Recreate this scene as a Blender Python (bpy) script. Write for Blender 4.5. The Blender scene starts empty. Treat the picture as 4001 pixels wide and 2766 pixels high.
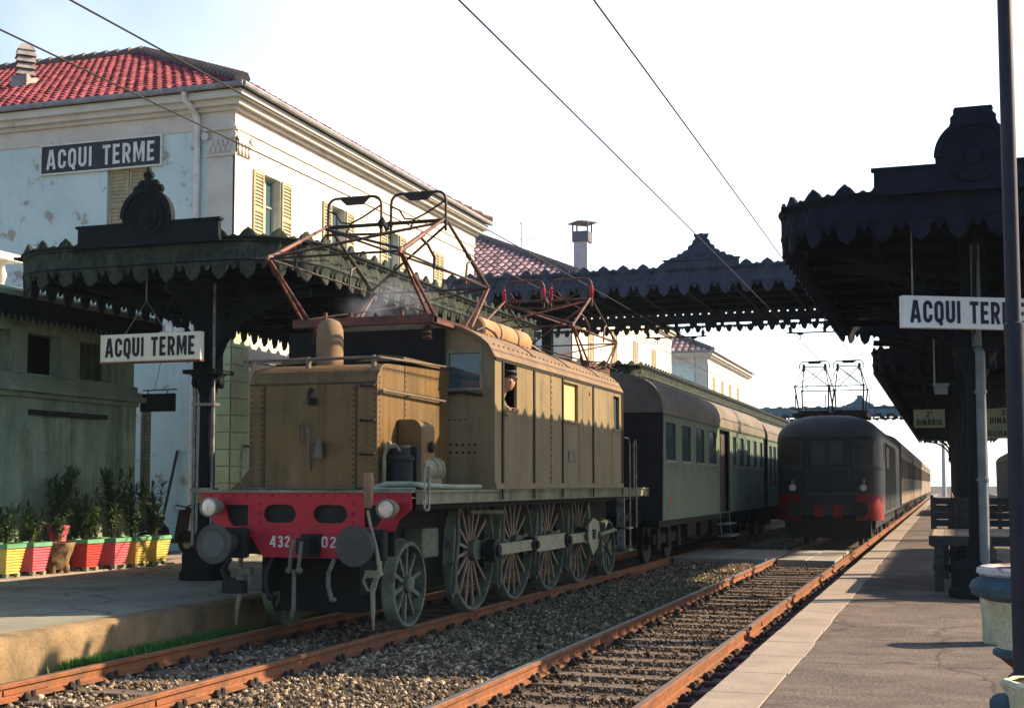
import bpy, math, random
import numpy as np
from math import sin, cos, pi, radians, sqrt, atan2, exp
from mathutils import Vector, Matrix
from mathutils.geometry import tessellate_polygon

random.seed(7); RNG = np.random.default_rng(7)
S = bpy.context.scene
COL = S.collection

# ------------------------------------------------------------------ camera
cd = bpy.data.cameras.new("camera"); cam = bpy.data.objects.new("camera", cd); COL.objects.link(cam)
cam.location = (0, 0, 1.70)
cam.rotation_mode = 'QUATERNION'
cam.rotation_quaternion = Vector((-0.31473582, 0.94670677, 0.06846641)).to_track_quat('-Z', 'Y')
cd.sensor_width = 36; cd.sensor_fit = 'HORIZONTAL'; cd.lens = 5100 / 4001 * 36
cd.shift_y = (1540 - 1383) / 4001
cd.clip_start = .1; cd.clip_end = 3000
S.camera = cam
# ------------------------------------------------------------------ light
CLOUD = 4.6
SUN_EL, SUN_AZ = radians(31.2), radians(60)       # azimuth measured from +Y towards +X
w = bpy.data.worlds.new("World"); S.world = w; w.use_nodes = True
nt = w.node_tree; bg = nt.nodes['Background']
sky = nt.nodes.new('ShaderNodeTexSky'); sky.sky_type = 'NISHITA'; sky.sun_disc = False
sky.sun_elevation = SUN_EL; sky.sun_rotation = SUN_AZ
sky.air_density = 1.0; sky.dust_density = 1.2; sky.ozone_density = 2.5
# bright hazy cloud bank ahead of the camera, towards the sun, over the clear sky
def wn(t, **k):
    n = nt.nodes.new(t)
    for a, v in k.items(): setattr(n, a, v)
    return n
wtc = wn('ShaderNodeTexCoord'); dp = wn('ShaderNodeVectorMath', operation='DOT_PRODUCT'); nt.links.new(wtc.outputs['Generated'], dp.inputs[0])
dp.inputs[1].default_value = (sin(radians(-4)) * .99, cos(radians(-4)) * .99, .12)
cn = wn('ShaderNodeTexNoise'); cn.inputs['Scale'].default_value = 2.2; cn.inputs['Detail'].default_value = 5; nt.links.new(wtc.outputs['Generated'], cn.inputs[0])
ad = wn('ShaderNodeMath', operation='MULTIPLY_ADD'); nt.links.new(cn.outputs[0], ad.inputs[0]); ad.inputs[1].default_value = .35; nt.links.new(dp.outputs['Value'], ad.inputs[2])
cm = wn('ShaderNodeMapRange', interpolation_type='SMOOTHSTEP'); nt.links.new(ad.outputs[0], cm.inputs[0])
for i, v in ((1, .86), (2, 1.14), (3, .0), (4, CLOUD)): cm.inputs[i].default_value = v
cc = wn('ShaderNodeMix', data_type='RGBA', blend_type='ADD'); cc.inputs[0].default_value = 1
cs = wn('ShaderNodeVectorMath', operation='SCALE'); cs.inputs[0].default_value = (1, .99, .97); nt.links.new(cm.outputs[0], cs.inputs['Scale'])
nt.links.new(sky.outputs[0], cc.inputs[6]); nt.links.new(cs.outputs[0], cc.inputs[7]); nt.links.new(cc.outputs[2], bg.inputs[0])
bg.inputs[1].default_value = .09
sl = bpy.data.lights.new("sun", 'SUN'); so = bpy.data.objects.new("sun", sl); COL.objects.link(so)
sl.energy = 5.0; sl.angle = radians(.53); sl.color = (1, .76, .51)
so.rotation_mode = 'QUATERNION'
so.rotation_quaternion = Vector((sin(SUN_AZ) * cos(SUN_EL), cos(SUN_AZ) * cos(SUN_EL), sin(SUN_EL))).to_track_quat('Z', 'Y')
so.location = (40, 30, 40)
S.view_settings.view_transform = 'Standard'; S.view_settings.look = 'None'
S.view_settings.gamma = 1; S.view_settings.exposure = 1.22

# ------------------------------------------------------------------ mesh helper
class M:
    def __init__(s): s.v = []; s.f = []
    def add(s, vs, fs):
        b = len(s.v); s.v += [tuple(p) for p in vs]; s.f += [tuple(i + b for i in f) for f in fs]; return s
    def box(s, x0, x1, y0, y1, z0, z1):
        if x0 > x1: x0, x1 = x1, x0
        if y0 > y1: y0, y1 = y1, y0
        if z0 > z1: z0, z1 = z1, z0
        return s.add([(x0,y0,z0),(x1,y0,z0),(x1,y1,z0),(x0,y1,z0),(x0,y0,z1),(x1,y0,z1),(x1,y1,z1),(x0,y1,z1)],
                     [(0,3,2,1),(4,5,6,7),(0,1,5,4),(1,2,6,5),(2,3,7,6),(3,0,4,7)])
    def bar(s, p, q, a, b, up=(0,0,1)):          # rectangular bar from p to q, a wide, b high
        p, q = Vector(p), Vector(q); d = (q - p).normalized(); u = Vector(up)
        if abs(d.dot(u)) > .98: u = Vector((0,1,0))
        x = d.cross(u).normalized() * a / 2; z = x.cross(d).normalized() * b / 2
        vs = [c + e for c in (p, q) for e in (-x - z, x - z, x + z, -x + z)]
        return s.add(vs, [(0,1,2,3),(7,6,5,4),(0,4,5,1),(1,5,6,2),(2,6,7,3),(3,7,4,0)])
    def tube(s, pts, r, n=8, caps=True):
        pts = [Vector(p) for p in pts]; R = r if isinstance(r, (list, tuple)) else [r] * len(pts)
        vs = []; fs = []; prev = None
        for i, p in enumerate(pts):
            d = (pts[min(i + 1, len(pts) - 1)] - pts[max(i - 1, 0)]).normalized()
            if prev is None:
                u = Vector((0,0,1)) if abs(d.z) < .9 else Vector((1,0,0)); x = d.cross(u).normalized()
            else:
                x = (prev - d * prev.dot(d)).normalized()
            prev = x; y = d.cross(x)
            vs += [p + (x * cos(2*pi*k/n) + y * sin(2*pi*k/n)) * R[i] for k in range(n)]
        for i in range(len(pts) - 1):
            for k in range(n):
                a = i*n + k; b = i*n + (k+1) % n; fs.append((a, b, b + n, a + n))
        if caps: fs += [tuple(range(n))[::-1], tuple(range((len(pts)-1)*n, len(pts)*n))]
        return s.add(vs, fs)
    def cyl(s, p, q, r, n=16, r2=None): return s.tube([p, q], [r, r if r2 is None else r2], n)
    def lathe(s, prof, c, n=24, ax='Z', cap=True):   # prof: (radius, height) list
        vs = []; fs = []; c = Vector(c)
        for r, h in prof:
            for k in range(n):
                a = 2*pi*k/n; u, v = r*cos(a), r*sin(a)
                vs.append(c + Vector({'Z': (u,v,h), 'Y': (u,h,v), 'X': (h,u,v)}[ax]))
        for i in range(len(prof) - 1):
            for k in range(n):
                a = i*n + k; b = i*n + (k+1) % n; fs.append((a, b, b + n, a + n))
        if cap: fs += [tuple(range(n))[::-1], tuple(range((len(prof)-1)*n, len(prof)*n))]
        return s.add(vs, fs)
    def ball(s, c, rx, ry=None, rz=None, n=12, m=8):
        ry = ry or rx; rz = rz or rx; c = Vector(c); vs = [c + Vector((0,0,-rz))]; fs = []
        for i in range(1, m):
            t = -pi/2 + pi*i/m
            vs += [c + Vector((rx*cos(t)*cos(2*pi*k/n), ry*cos(t)*sin(2*pi*k/n), rz*sin(t))) for k in range(n)]
        vs.append(c + Vector((0,0,rz)))
        for k in range(n): fs.append((0, 1 + (k+1) % n, 1 + k)); fs.append((len(vs)-1, 1+(m-2)*n+k, 1+(m-2)*n+(k+1) % n))
        for i in range(m - 2):
            for k in range(n):
                a = 1 + i*n + k; b = 1 + i*n + (k+1) % n; fs.append((a, b, b+n, a+n))
        return s.add(vs, fs)
    def prism(s, poly, d0, d1, ax='X', holes=()):    # poly in the two other axes (YZ, XZ or XY), extruded from d0 to d1
        loops = [list(poly)] + [list(h) for h in holes]; flat = [p for l in loops for p in l]; n = len(flat)
        put = {'X': lambda p, d: (d, p[0], p[1]), 'Y': lambda p, d: (p[0], d, p[1]), 'Z': lambda p, d: (p[0], p[1], d)}[ax]
        vs = [put(p, d0) for p in flat] + [put(p, d1) for p in flat]
        tri = tessellate_polygon([[Vector((p[0], p[1], 0)) for p in l] for l in loops]) if (holes or len(poly) > 4) else [tuple(range(len(poly)))]
        fs = [tuple(t) for t in tri] + [tuple(i + n for i in t)[::-1] for t in tri]; b = 0
        for l in loops:
            m = len(l)
            for k in range(m): fs.append((b + k, b + (k+1) % m, b + (k+1) % m + n, b + k + n))
            b += m
        return s.add(vs, fs)
    def pieces(s, gap=.03):                      # loose parts (joined when nearly touching) as separate builders
        par = list(range(len(s.v)))
        def fd(i):
            while par[i] != i: par[i] = par[par[i]]; i = par[i]
            return i
        for f in s.f:
            for i in f[1:]: par[fd(f[0])] = fd(i)
        grp = {}
        for i in range(len(s.v)): grp.setdefault(fd(i), []).append(i)
        L = [(set(g), np.array([s.v[i] for i in g])) for g in grp.values()]
        bx = [(p.min(0), p.max(0)) for _, p in L]; q = list(range(len(L)))
        def fq(i):
            while q[i] != i: i = q[i]
            return i
        for i in range(len(L)):
            for j in range(i):
                if np.all(bx[i][0] <= bx[j][1] + gap) and np.all(bx[j][0] <= bx[i][1] + gap): q[fq(i)] = fq(j)
        out = {}
        for i, (ids, _) in enumerate(L): out.setdefault(fq(i), set()).update(ids)
        res = []
        for ids in out.values():
            o = sorted(ids); mp = {k: n for n, k in enumerate(o)}; m = M(); m.v = [s.v[k] for k in o]; m.f = [tuple(mp[i] for i in f) for f in s.f if f[0] in ids]; res.append(m)
        return res
    def each(s, name, m, parent, **k): return [p.build(name, m, parent, **k) for p in s.pieces()]
    def quad(s, a, b, c, d): return s.add([a, b, c, d], [(0,1,2,3)])
    def build(s, name, m, parent=None, smooth=False, bevel=0, loc=None, fix=True):
        off = Vector(parent['_o']) if parent is not None and '_o' in parent else Vector(loc or (0,0,0))
        me = bpy.data.meshes.new(name)
        me.from_pydata([(p[0]-off.x, p[1]-off.y, p[2]-off.z) for p in s.v], [], s.f); me.update()
        if fix:
            import bmesh
            bm = bmesh.new(); bm.from_mesh(me); bmesh.ops.recalc_face_normals(bm, faces=bm.faces); bm.to_mesh(me); bm.free()
        me.materials.append(m)
        o = bpy.data.objects.new(name, me); COL.objects.link(o)
        if smooth: me.shade_smooth(); me.set_sharp_from_angle(angle=radians(40))
        if bevel:
            b = o.modifiers.new('bevel', 'BEVEL'); b.width = bevel; b.segments = 2; b.limit_method = 'ANGLE'; b.angle_limit = radians(40)
        if parent is not None:
            o.parent = parent; o['_o'] = tuple(off)
        else:
            o.location = off; o['_o'] = tuple(off)
        return o

def tag(o, label=None, cat=None, group=None, kind=None):
    if label: o['label'] = label
    if cat: o['category'] = cat
    if group: o['group'] = group
    if kind: o['kind'] = kind
    return o
def thing(name, loc, label, cat, group=None):
    o = bpy.data.objects.new(name, None); COL.objects.link(o); o.location = loc; o['_o'] = tuple(loc); o.empty_display_size = .2
    return tag(o, label, cat, group)
def dup(o, loc=None, rz=None, parent=None, label=None):
    c = o.copy(); COL.objects.link(c)
    if parent is not None: c.parent = parent
    if loc is not None: c.location = loc
    if rz is not None: c.rotation_euler = (0, 0, rz)
    if label: c['label'] = label
    for ch in o.children: dup(ch, parent=c)
    return c

# ------------------------------------------------------------------ materials
def mat(name, col, col2=None, scale=3, lo=.4, hi=.65, rough=.75, metal=0, bump=0, bscale=40, stretch=(1,1,1), fine=.25, fscale=60, spec=.3, dirt=None, dscale=1.2, dlo=.5, dhi=.75, dstretch=(1,1,1), streak=0, island=0, crack=0):
    m = bpy.data.materials.new(name); m.use_nodes = True; t = m.node_tree; N = t.nodes; L = t.links
    b = N['Principled BSDF']; b.inputs['Roughness'].default_value = rough; b.inputs['Metallic'].default_value = metal
    b.inputs['Specular IOR Level'].default_value = spec
    tc = N.new('ShaderNodeTexCoord')
    def noise(sc, st, det=5, ro=.6):
        mp = N.new('ShaderNodeMapping'); mp.inputs['Scale'].default_value = st; L.new(tc.outputs['Object'], mp.inputs[0])
        n = N.new('ShaderNodeTexNoise'); n.inputs['Scale'].default_value = sc; n.inputs['Detail'].default_value = det; n.inputs['Roughness'].default_value = ro
        L.new(mp.outputs[0], n.inputs['Vector']); return n.outputs[0]
    def ramp(x, a, c):
        r = N.new('ShaderNodeMapRange'); r.inputs['From Min'].default_value = a; r.inputs['From Max'].default_value = c; L.new(x, r.inputs[0]); return r.outputs[0]
    def mix(f, a, c, mode='MIX'):
        x = N.new('ShaderNodeMix'); x.data_type = 'RGBA'; x.blend_type = mode
        for i, v in ((0, f), (6, a), (7, c)):
            if hasattr(v, 'is_linked') or hasattr(v, 'links'): L.new(v, x.inputs[i])
            else: x.inputs[i].default_value = v if i == 0 else (*v, 1)
        return x.outputs[2]
    out = col
    if col2 is not None: out = mix(ramp(noise(scale, stretch), lo, hi), col, col2)
    if dirt is not None: out = mix(ramp(noise(dscale, dstretch, 8, .65), dlo, dhi), out, dirt)
    def mul(fac, lo_, hi_, a=0, c=1):
        nonlocal out
        r = N.new('ShaderNodeMapRange'); r.inputs[1].default_value = a; r.inputs[2].default_value = c; r.inputs[3].default_value = lo_; r.inputs[4].default_value = hi_; L.new(fac, r.inputs[0])
        cmb = N.new('ShaderNodeCombineColor')
        for i in range(3): L.new(r.outputs[0], cmb.inputs[i])
        out = mix(1.0, out, cmb.outputs[0], 'MULTIPLY')
    if streak: mul(noise(1.0, (9,9,.55), 7, .7), 1, 1-streak, .5, .72); mul(noise(1.0, (3,3,3), 7, .7), 1, 1-streak*.8, .55, .75)
    if island: mul(N.new('ShaderNodeNewGeometry').outputs['Random Per Island'], 1-island, 1+island*.5)
    if crack:
        v = N.new('ShaderNodeTexVoronoi'); v.feature = 'DISTANCE_TO_EDGE'; v.inputs['Scale'].default_value = crack
        nn = N.new('ShaderNodeTexNoise'); nn.inputs['Scale'].default_value = crack*4; nn.inputs['Detail'].default_value = 5; L.new(tc.outputs['Object'], nn.inputs[0])
        va = N.new('ShaderNodeVectorMath'); va.operation = 'MULTIPLY_ADD'; va.inputs[1].default_value = (.35/crack,)*3; L.new(nn.outputs['Color'], va.inputs[0]); L.new(tc.outputs['Object'], va.inputs[2]); L.new(va.outputs[0], v.inputs['Vector'])
        mul(v.outputs['Distance'], .45, 1, .0, .02); mul(noise(crack*.8, (1,1,1), 3), .80, 1.12, .35, .65)
    if fine:
        r = N.new('ShaderNodeMapRange'); r.inputs['From Min'].default_value = .3; r.inputs['From Max'].default_value = .7
        r.inputs['To Min'].default_value = 1 - fine; r.inputs['To Max'].default_value = 1 + fine; L.new(noise(fscale, (1,1,1), 3), r.inputs[0])
        cmb = N.new('ShaderNodeCombineColor')
        for i in range(3): L.new(r.outputs[0], cmb.inputs[i])
        out = mix(1.0, out, cmb.outputs[0], 'MULTIPLY')
    if isinstance(out, tuple): b.inputs['Base Color'].default_value = (*out, 1)
    else: L.new(out, b.inputs['Base Color'])
    if bump:
        bp = N.new('ShaderNodeBump'); bp.inputs['Strength'].default_value = bump; bp.inputs['Distance'].default_value = .02
        L.new(noise(bscale, (1,1,1), 6), bp.inputs['Height']); L.new(bp.outputs[0], b.inputs['Normal'])
    return m
def glass(name, col=(.02,.03,.035), rough=.08):
    m = bpy.data.materials.new(name); m.use_nodes = True; b = m.node_tree.nodes['Principled BSDF']
    b.inputs['Base Color'].default_value = (*col, 1); b.inputs['Roughness'].default_value = rough; b.inputs['Specular IOR Level'].default_value = .6
    return m

# loco and trains
LOCO = mat('loco_brown_paint', (.165,.099,.033), (.11,.072,.027), 1.5, .35, .7, .5, bump=.35, bscale=7, dirt=(.215,.17,.085), dscale=2.5, dlo=.55, dhi=.8, dstretch=(1,1,.25), fine=.15, streak=.45)
LOCO2 = mat('loco_dusty_side', (.225,.17,.084), (.165,.13,.066), 1.2, .35, .7, .55, bump=.35, bscale=6, dirt=(.30,.25,.15), dscale=1.6, dlo=.5, dhi=.8, dstretch=(1,1,.2), fine=.15, streak=.35)
LROOF = mat('loco_roof_dust', (.22,.15,.088), (.155,.108,.066), 2, .4, .65, .8, bump=.2, dirt=(.14,.09,.05), dscale=2, dstretch=(1,.4,1))
RED = mat('red_paint', (.50,.018,.036), (.36,.014,.026), 5, .4, .7, .5, bump=.12, dirt=(.10,.03,.02), dscale=3, dlo=.6, dhi=.85, fine=.2)
SILL = mat('dusty_grey_green_steel', (.27,.26,.17), (.18,.18,.12), 2.5, .4, .65, .75, bump=.2, dirt=(.08,.07,.05), dscale=3, dstretch=(1,1,.3))
BLACK = mat('sooty_black_iron', (.012,.012,.013), (.022,.021,.02), 4, .4, .7, .7, bump=.15)
DARKRIB = mat('dark_rib_paint', (.012,.010,.008), fine=.3, rough=.6)
WHEEL = mat('dusty_wheel_steel', (.18,.205,.15), (.10,.115,.088), 4, .4, .65, .75, bump=.15, dirt=(.06,.065,.055), dscale=5)
SPOKE = mat('oxide_red_spoke', (.34,.25,.18), (.22,.16,.12), 4, .4, .7, .75)
ROD = mat('greasy_rod_steel', (.33,.34,.25), (.22,.23,.17), 6, .4, .7, .5, metal=.25)
PANT = mat('red_oxide_tube', (.16,.05,.03), (.07,.035,.028), 7, .4, .6, .55, dirt=(.30,.17,.12), dscale=6, dlo=.6, dhi=.8)
PANTD = mat('dark_collector_steel', (.025,.018,.015), (.05,.035,.03), 7, .4, .6, .55)
STEEL = mat('bare_steel', (.30,.29,.27), (.16,.15,.14), 8, .4, .6, .45, metal=.4)
HOSE = mat('pale_green_pipe', (.30,.36,.27), (.18,.22,.17), 5, .4, .7, .6)
LENS = mat('sunlit_lamp_lens', (.92,.84,.70), (.75,.58,.42), 14, .4, .6, .15, spec=.8, fine=.1)  # pale warm colour paints in sunlight reflected by the glass
GLASS = glass('dark_window_glass', (.006,.008,.011), .25); GLASSB = glass('blue_window_glass', (.05,.09,.11), .05)
BLIND = mat('yellowed_blind', (.55,.45,.22), (.48,.38,.18), 3, rough=.8, fine=.08)
WOODH = mat('worn_wood', (.28,.17,.10), (.18,.10,.06), 6, stretch=(1,1,.2), rough=.7)
WHITEP = mat('white_paint', (.75,.72,.65), (.6,.56,.5), 6, rough=.6, fine=.1)
COACH = mat('coach_brown_green', (.115,.165,.115), (.085,.13,.09), 1.5, .4, .65, .65, bump=.1, dirt=(.15,.19,.125), dscale=1.5, dlo=.5, dhi=.8, dstretch=(1,.6,.25), fine=.12, streak=.3)
COACHR = mat('coach_roof', (.19,.165,.13), (.13,.12,.10), 1.5, .4, .65, .8, dirt=(.10,.08,.06), dscale=2, dstretch=(1,.3,1))
COACHL = mat('coach_lower_dust', (.24,.18,.13), (.17,.13,.10), 1.5, .4, .65, .75, dirt=(.09,.08,.07), dscale=2)
DARKLOCO = mat('dark_castano_paint', (.028,.034,.040), (.018,.023,.030), 2, .4, .7, .5, bump=.1, dirt=(.03,.033,.04), dscale=2)
UNDER = mat('underframe_grime', (.008,.008,.008), (.013,.012,.011), 4, rough=.85)
# setting
IRON = mat('cast_iron_green_black', (.010,.015,.017), (.006,.009,.011), 4, .4, .65, .75, spec=.12, bump=.25, bscale=30, dirt=(.020,.024,.022), dscale=3, dlo=.6, dhi=.8, dstretch=(1,1,.3))
IRONL = mat('weathered_valance_iron', (.055,.070,.052), (.028,.038,.032), 4, .38, .62, .85, spec=.12, bump=.3, bscale=40, dirt=(.018,.021,.020), dscale=9, dlo=.5, dhi=.66, dstretch=(1,1,.35))
IRONB = mat('shade_dark_iron', (.012,.016,.030), (.007,.009,.019), 4, .4, .65, .75, spec=.12, bump=.25, bscale=30)  # valance iron with the right canopies' backlit shade put into its colour
SHEET = mat('shade_black_underside', (.007,.009,.013), (.005,.006,.009), 2, rough=.9, spec=.05)  # near-black colour paints in the shade under the canopies
WALLB = mat('shaded_blue_plaster', (.60,.73,.72), (.53,.66,.65), 1.2, .4, .65, .9, bump=.15, bscale=15, dirt=(.40,.35,.29), dscale=2.4, dlo=.585, dhi=.63, fine=.10, streak=.12)  # same plaster as the track walls, with blue shade painted in
WALLW = mat('cream_white_plaster', (.72,.68,.58), (.64,.60,.50), 1.0, .4, .7, .9, bump=.1, bscale=15, dirt=(.5,.45,.36), dscale=1.3, dlo=.58, dhi=.72, fine=.06, streak=.1)
TRIM = mat('cream_stone_trim', (.66,.61,.54), (.56,.51,.45), 2, .4, .65, .85, bump=.15, dirt=(.33,.29,.25), dscale=3, dlo=.62, dhi=.78, fine=.1)
TILE = mat('rose_roof_tiles', (.29,.062,.075), (.21,.048,.06), 9, .4, .6, .8, dirt=(.11,.04,.045), dscale=3, dlo=.55, dhi=.75, fine=.25, fscale=20, island=.5)
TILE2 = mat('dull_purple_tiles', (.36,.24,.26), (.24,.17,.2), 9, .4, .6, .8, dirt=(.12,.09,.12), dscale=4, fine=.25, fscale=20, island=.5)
RIDGE = mat('grey_ridge_tiles', (.16,.13,.12), (.10,.09,.09), 6, rough=.85)
SHUT = mat('beige_shutter_paint', (.42,.36,.22), (.34,.28,.18), 4, rough=.7, fine=.1)
QUOIN = mat('pale_green_stone', (.56,.62,.38), (.46,.52,.31), 2, .4, .6, .85, bump=.2, fine=.1)
SHED = mat('mouldy_grey_plaster', (.38,.47,.33), (.27,.35,.24), 1.6, .38, .65, .9, bump=.25, bscale=12, dirt=(.14,.18,.10), dscale=1.5, dlo=.5, dhi=.72, dstretch=(1,1,.3), fine=.15, streak=.45)
SHEDT = mat('grey_green_trim', (.30,.36,.25), (.21,.26,.18), 2, rough=.85, bump=.2)
VOID = mat('painted_dark', (.008,.009,.010), fine=0, rough=.9)  # near-black colour stands in for the unlit depth of openings
GUTTER = mat('zinc_gutter', (.30,.31,.32), (.2,.2,.21), 4, rough=.6)
SIGNW = mat('cream_sign_enamel', (.80,.76,.62), (.74,.69,.55), 3, rough=.45, fine=.05, dirt=(.45,.33,.2), dscale=2, dlo=.7, dhi=.85)
SIGNP = mat('white_sign_enamel', (.74,.80,.78), (.66,.72,.70), 3, rough=.45, fine=.05)
SIGND = mat('black_sign_enamel', (.012,.018,.025), (.02,.028,.035), 3, rough=.5, fine=.1)
SEAM = mat('dark_seam_paint', (.055,.04,.02), fine=.2)
DULLRAIL = mat('dull_handrail', (.15,.125,.10), (.09,.075,.06), 6, rough=.45)
INK = mat('black_lettering', (.012,.016,.018), fine=.1, rough=.6)
SIGNY = mat('dull_yellow_enamel', (.26,.27,.15), (.2,.21,.12), 4, rough=.6)
ASPH = mat('worn_platform_asphalt', (.155,.125,.11), (.095,.08,.072), 2.2, .35, .65, .9, bump=.9, bscale=40, dirt=(.20,.165,.14), dscale=1.4, dlo=.5, dhi=.75, dstretch=(1,2.2,1), fine=.35, fscale=30, crack=.55)
ASPHL = mat('grey_green_asphalt', (.30,.30,.245), (.22,.225,.18), 1.5, .35, .65, .9, bump=.4, bscale=50, dirt=(.11,.12,.105), dscale=1.1, dlo=.55, dhi=.8, dstretch=(1.5,.6,1), fine=.25, fscale=40, crack=.4)
KERB = mat('pale_kerb_stone', (.33,.28,.235), (.26,.22,.18), 2, .4, .65, .9, bump=.3, bscale=30, dirt=(.2,.17,.14), dscale=3, dlo=.6, dhi=.8, fine=.15)
KERBY = mat('ochre_platform_wall', (.28,.20,.11), (.18,.13,.07), 2.2, .38, .62, .9, bump=.5, bscale=25, dirt=(.10,.085,.05), dscale=3, dlo=.5, dhi=.75, dstretch=(1,1,.35), fine=.25)
BALL = mat('ballast_bed', (.08,.06,.045), (.04,.032,.026), 20, .4, .6, .95, bump=.8, bscale=60, fine=.4, fscale=80)
RAILM = mat('rusty_rail', (.25,.095,.038), (.14,.066,.036), 4, .4, .7, .8, bump=.3, bscale=60, dirt=(.10,.055,.035), dscale=1.6, dlo=.5, dhi=.72, fine=.3)
RAILT = mat('worn_rail_head', (.25,.17,.12), (.20,.12,.08), 5, .4, .7, .45, metal=.5, fine=.15)
SLEEP = mat('weathered_sleeper_wood', (.17,.135,.11), (.075,.06,.05), 5, .4, .65, .9, bump=.5, stretch=(.3,3,3), fine=.3)
CLIP = mat('dark_rail_clip', (.035,.028,.024), fine=.4, rough=.9)
def stone_mat(name='ballast_stones', k=(1,1,1)):
    m = bpy.data.materials.new(name); m.use_nodes = True; t = m.node_tree; N = t.nodes; L = t.links; b = N['Principled BSDF']
    g = N.new('ShaderNodeNewGeometry'); r = N.new('ShaderNodeValToRGB'); L.new(g.outputs['Random Per Island'], r.inputs[0])
    cs = [(0,(.035,.03,.024)),(.2,(.10,.082,.062)),(.45,(.20,.165,.125)),(.72,(.32,.275,.21)),(.9,(.48,.42,.33)),(1,(.70,.64,.54))]
    for i, (p, c) in enumerate(cs):
        e = r.color_ramp.elements[i] if i < 2 else r.color_ramp.elements.new(p)
        e.position = p; e.color = (c[0]*k[0], c[1]*k[1], c[2]*k[2], 1)
    L.new(r.outputs[0], b.inputs['Base Color']); b.inputs['Roughness'].default_value = .9; b.inputs['Specular IOR Level'].default_value = .15
    return m
STONE = stone_mat(k=(.82,.75,.66)); STONED = stone_mat('oily_ballast_stones', (.42,.36,.32))
GRASS = mat('weed_green', (.045,.17,.025), (.075,.21,.04), 8, rough=.8, fine=.3)
LEAF = mat('oleander_leaf', (.045,.095,.035), (.09,.14,.05), 20, rough=.5, fine=.3)
STEM = mat('oleander_stem', (.09,.075,.045), rough=.8)
SOIL = mat('potting_soil', (.03,.022,.016), rough=.95)
def pl(n, c): return mat(n, c, tuple(x*.72 for x in c), 5, .4, .7, .75, bump=.2, fine=.12)
PY, PP, PR, PG = pl('yellow_planter', (.72,.58,.16)), pl('pink_planter', (.72,.17,.22)), pl('red_planter', (.60,.085,.07)), pl('green_band', (.16,.42,.24))
LOGM = mat('bark_pot', (.26,.17,.09), (.13,.085,.05), 7, .4, .6, .9, bump=.7, bscale=12)
URNW = mat('flaked_green_white_urn', (.52,.53,.37), (.40,.43,.28), 3, .4, .65, .85, bump=.3, dirt=(.16,.18,.12), dscale=4, dlo=.6, dhi=.78)
URNB = mat('faded_blue_rim', (.045,.095,.125), (.03,.065,.09), 5, rough=.7, dirt=(.25,.28,.3), dscale=5, dlo=.66, dhi=.8)
URNR = mat('brick_red_foot', (.16,.05,.035), (.09,.03,.025), 5, rough=.85)
CARTW = mat('dark_cart_timber', (.05,.048,.044), (.03,.03,.028), 4, stretch=(.3,3,3), rough=.9, bump=.3)
CARTD = mat('bare_deck_boards', (.33,.26,.20), (.26,.20,.15), 4, stretch=(6,.3,1), rough=.9)
POLE = mat('painted_steel_pole', (.018,.021,.036), (.012,.014,.026), 3, rough=.5, dirt=(.10,.045,.03), dscale=2, dlo=.54, dhi=.7, dstretch=(1,1,.3))
PIPEM = mat('grey_downpipe', (.17,.21,.21), (.12,.15,.155), 4, rough=.6)
WIREM = mat('copper_wire', (.02,.018,.017), fine=0, rough=.6)
SKIN = mat('skin', (.50,.25,.17), fine=.05, rough=.55)
CLOTH = mat('olive_jacket', (.20,.21,.12), (.14,.15,.09), 8, rough=.9)
CAPM = mat('dark_cap_cloth', (.012,.013,.018), rough=.7)

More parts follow.
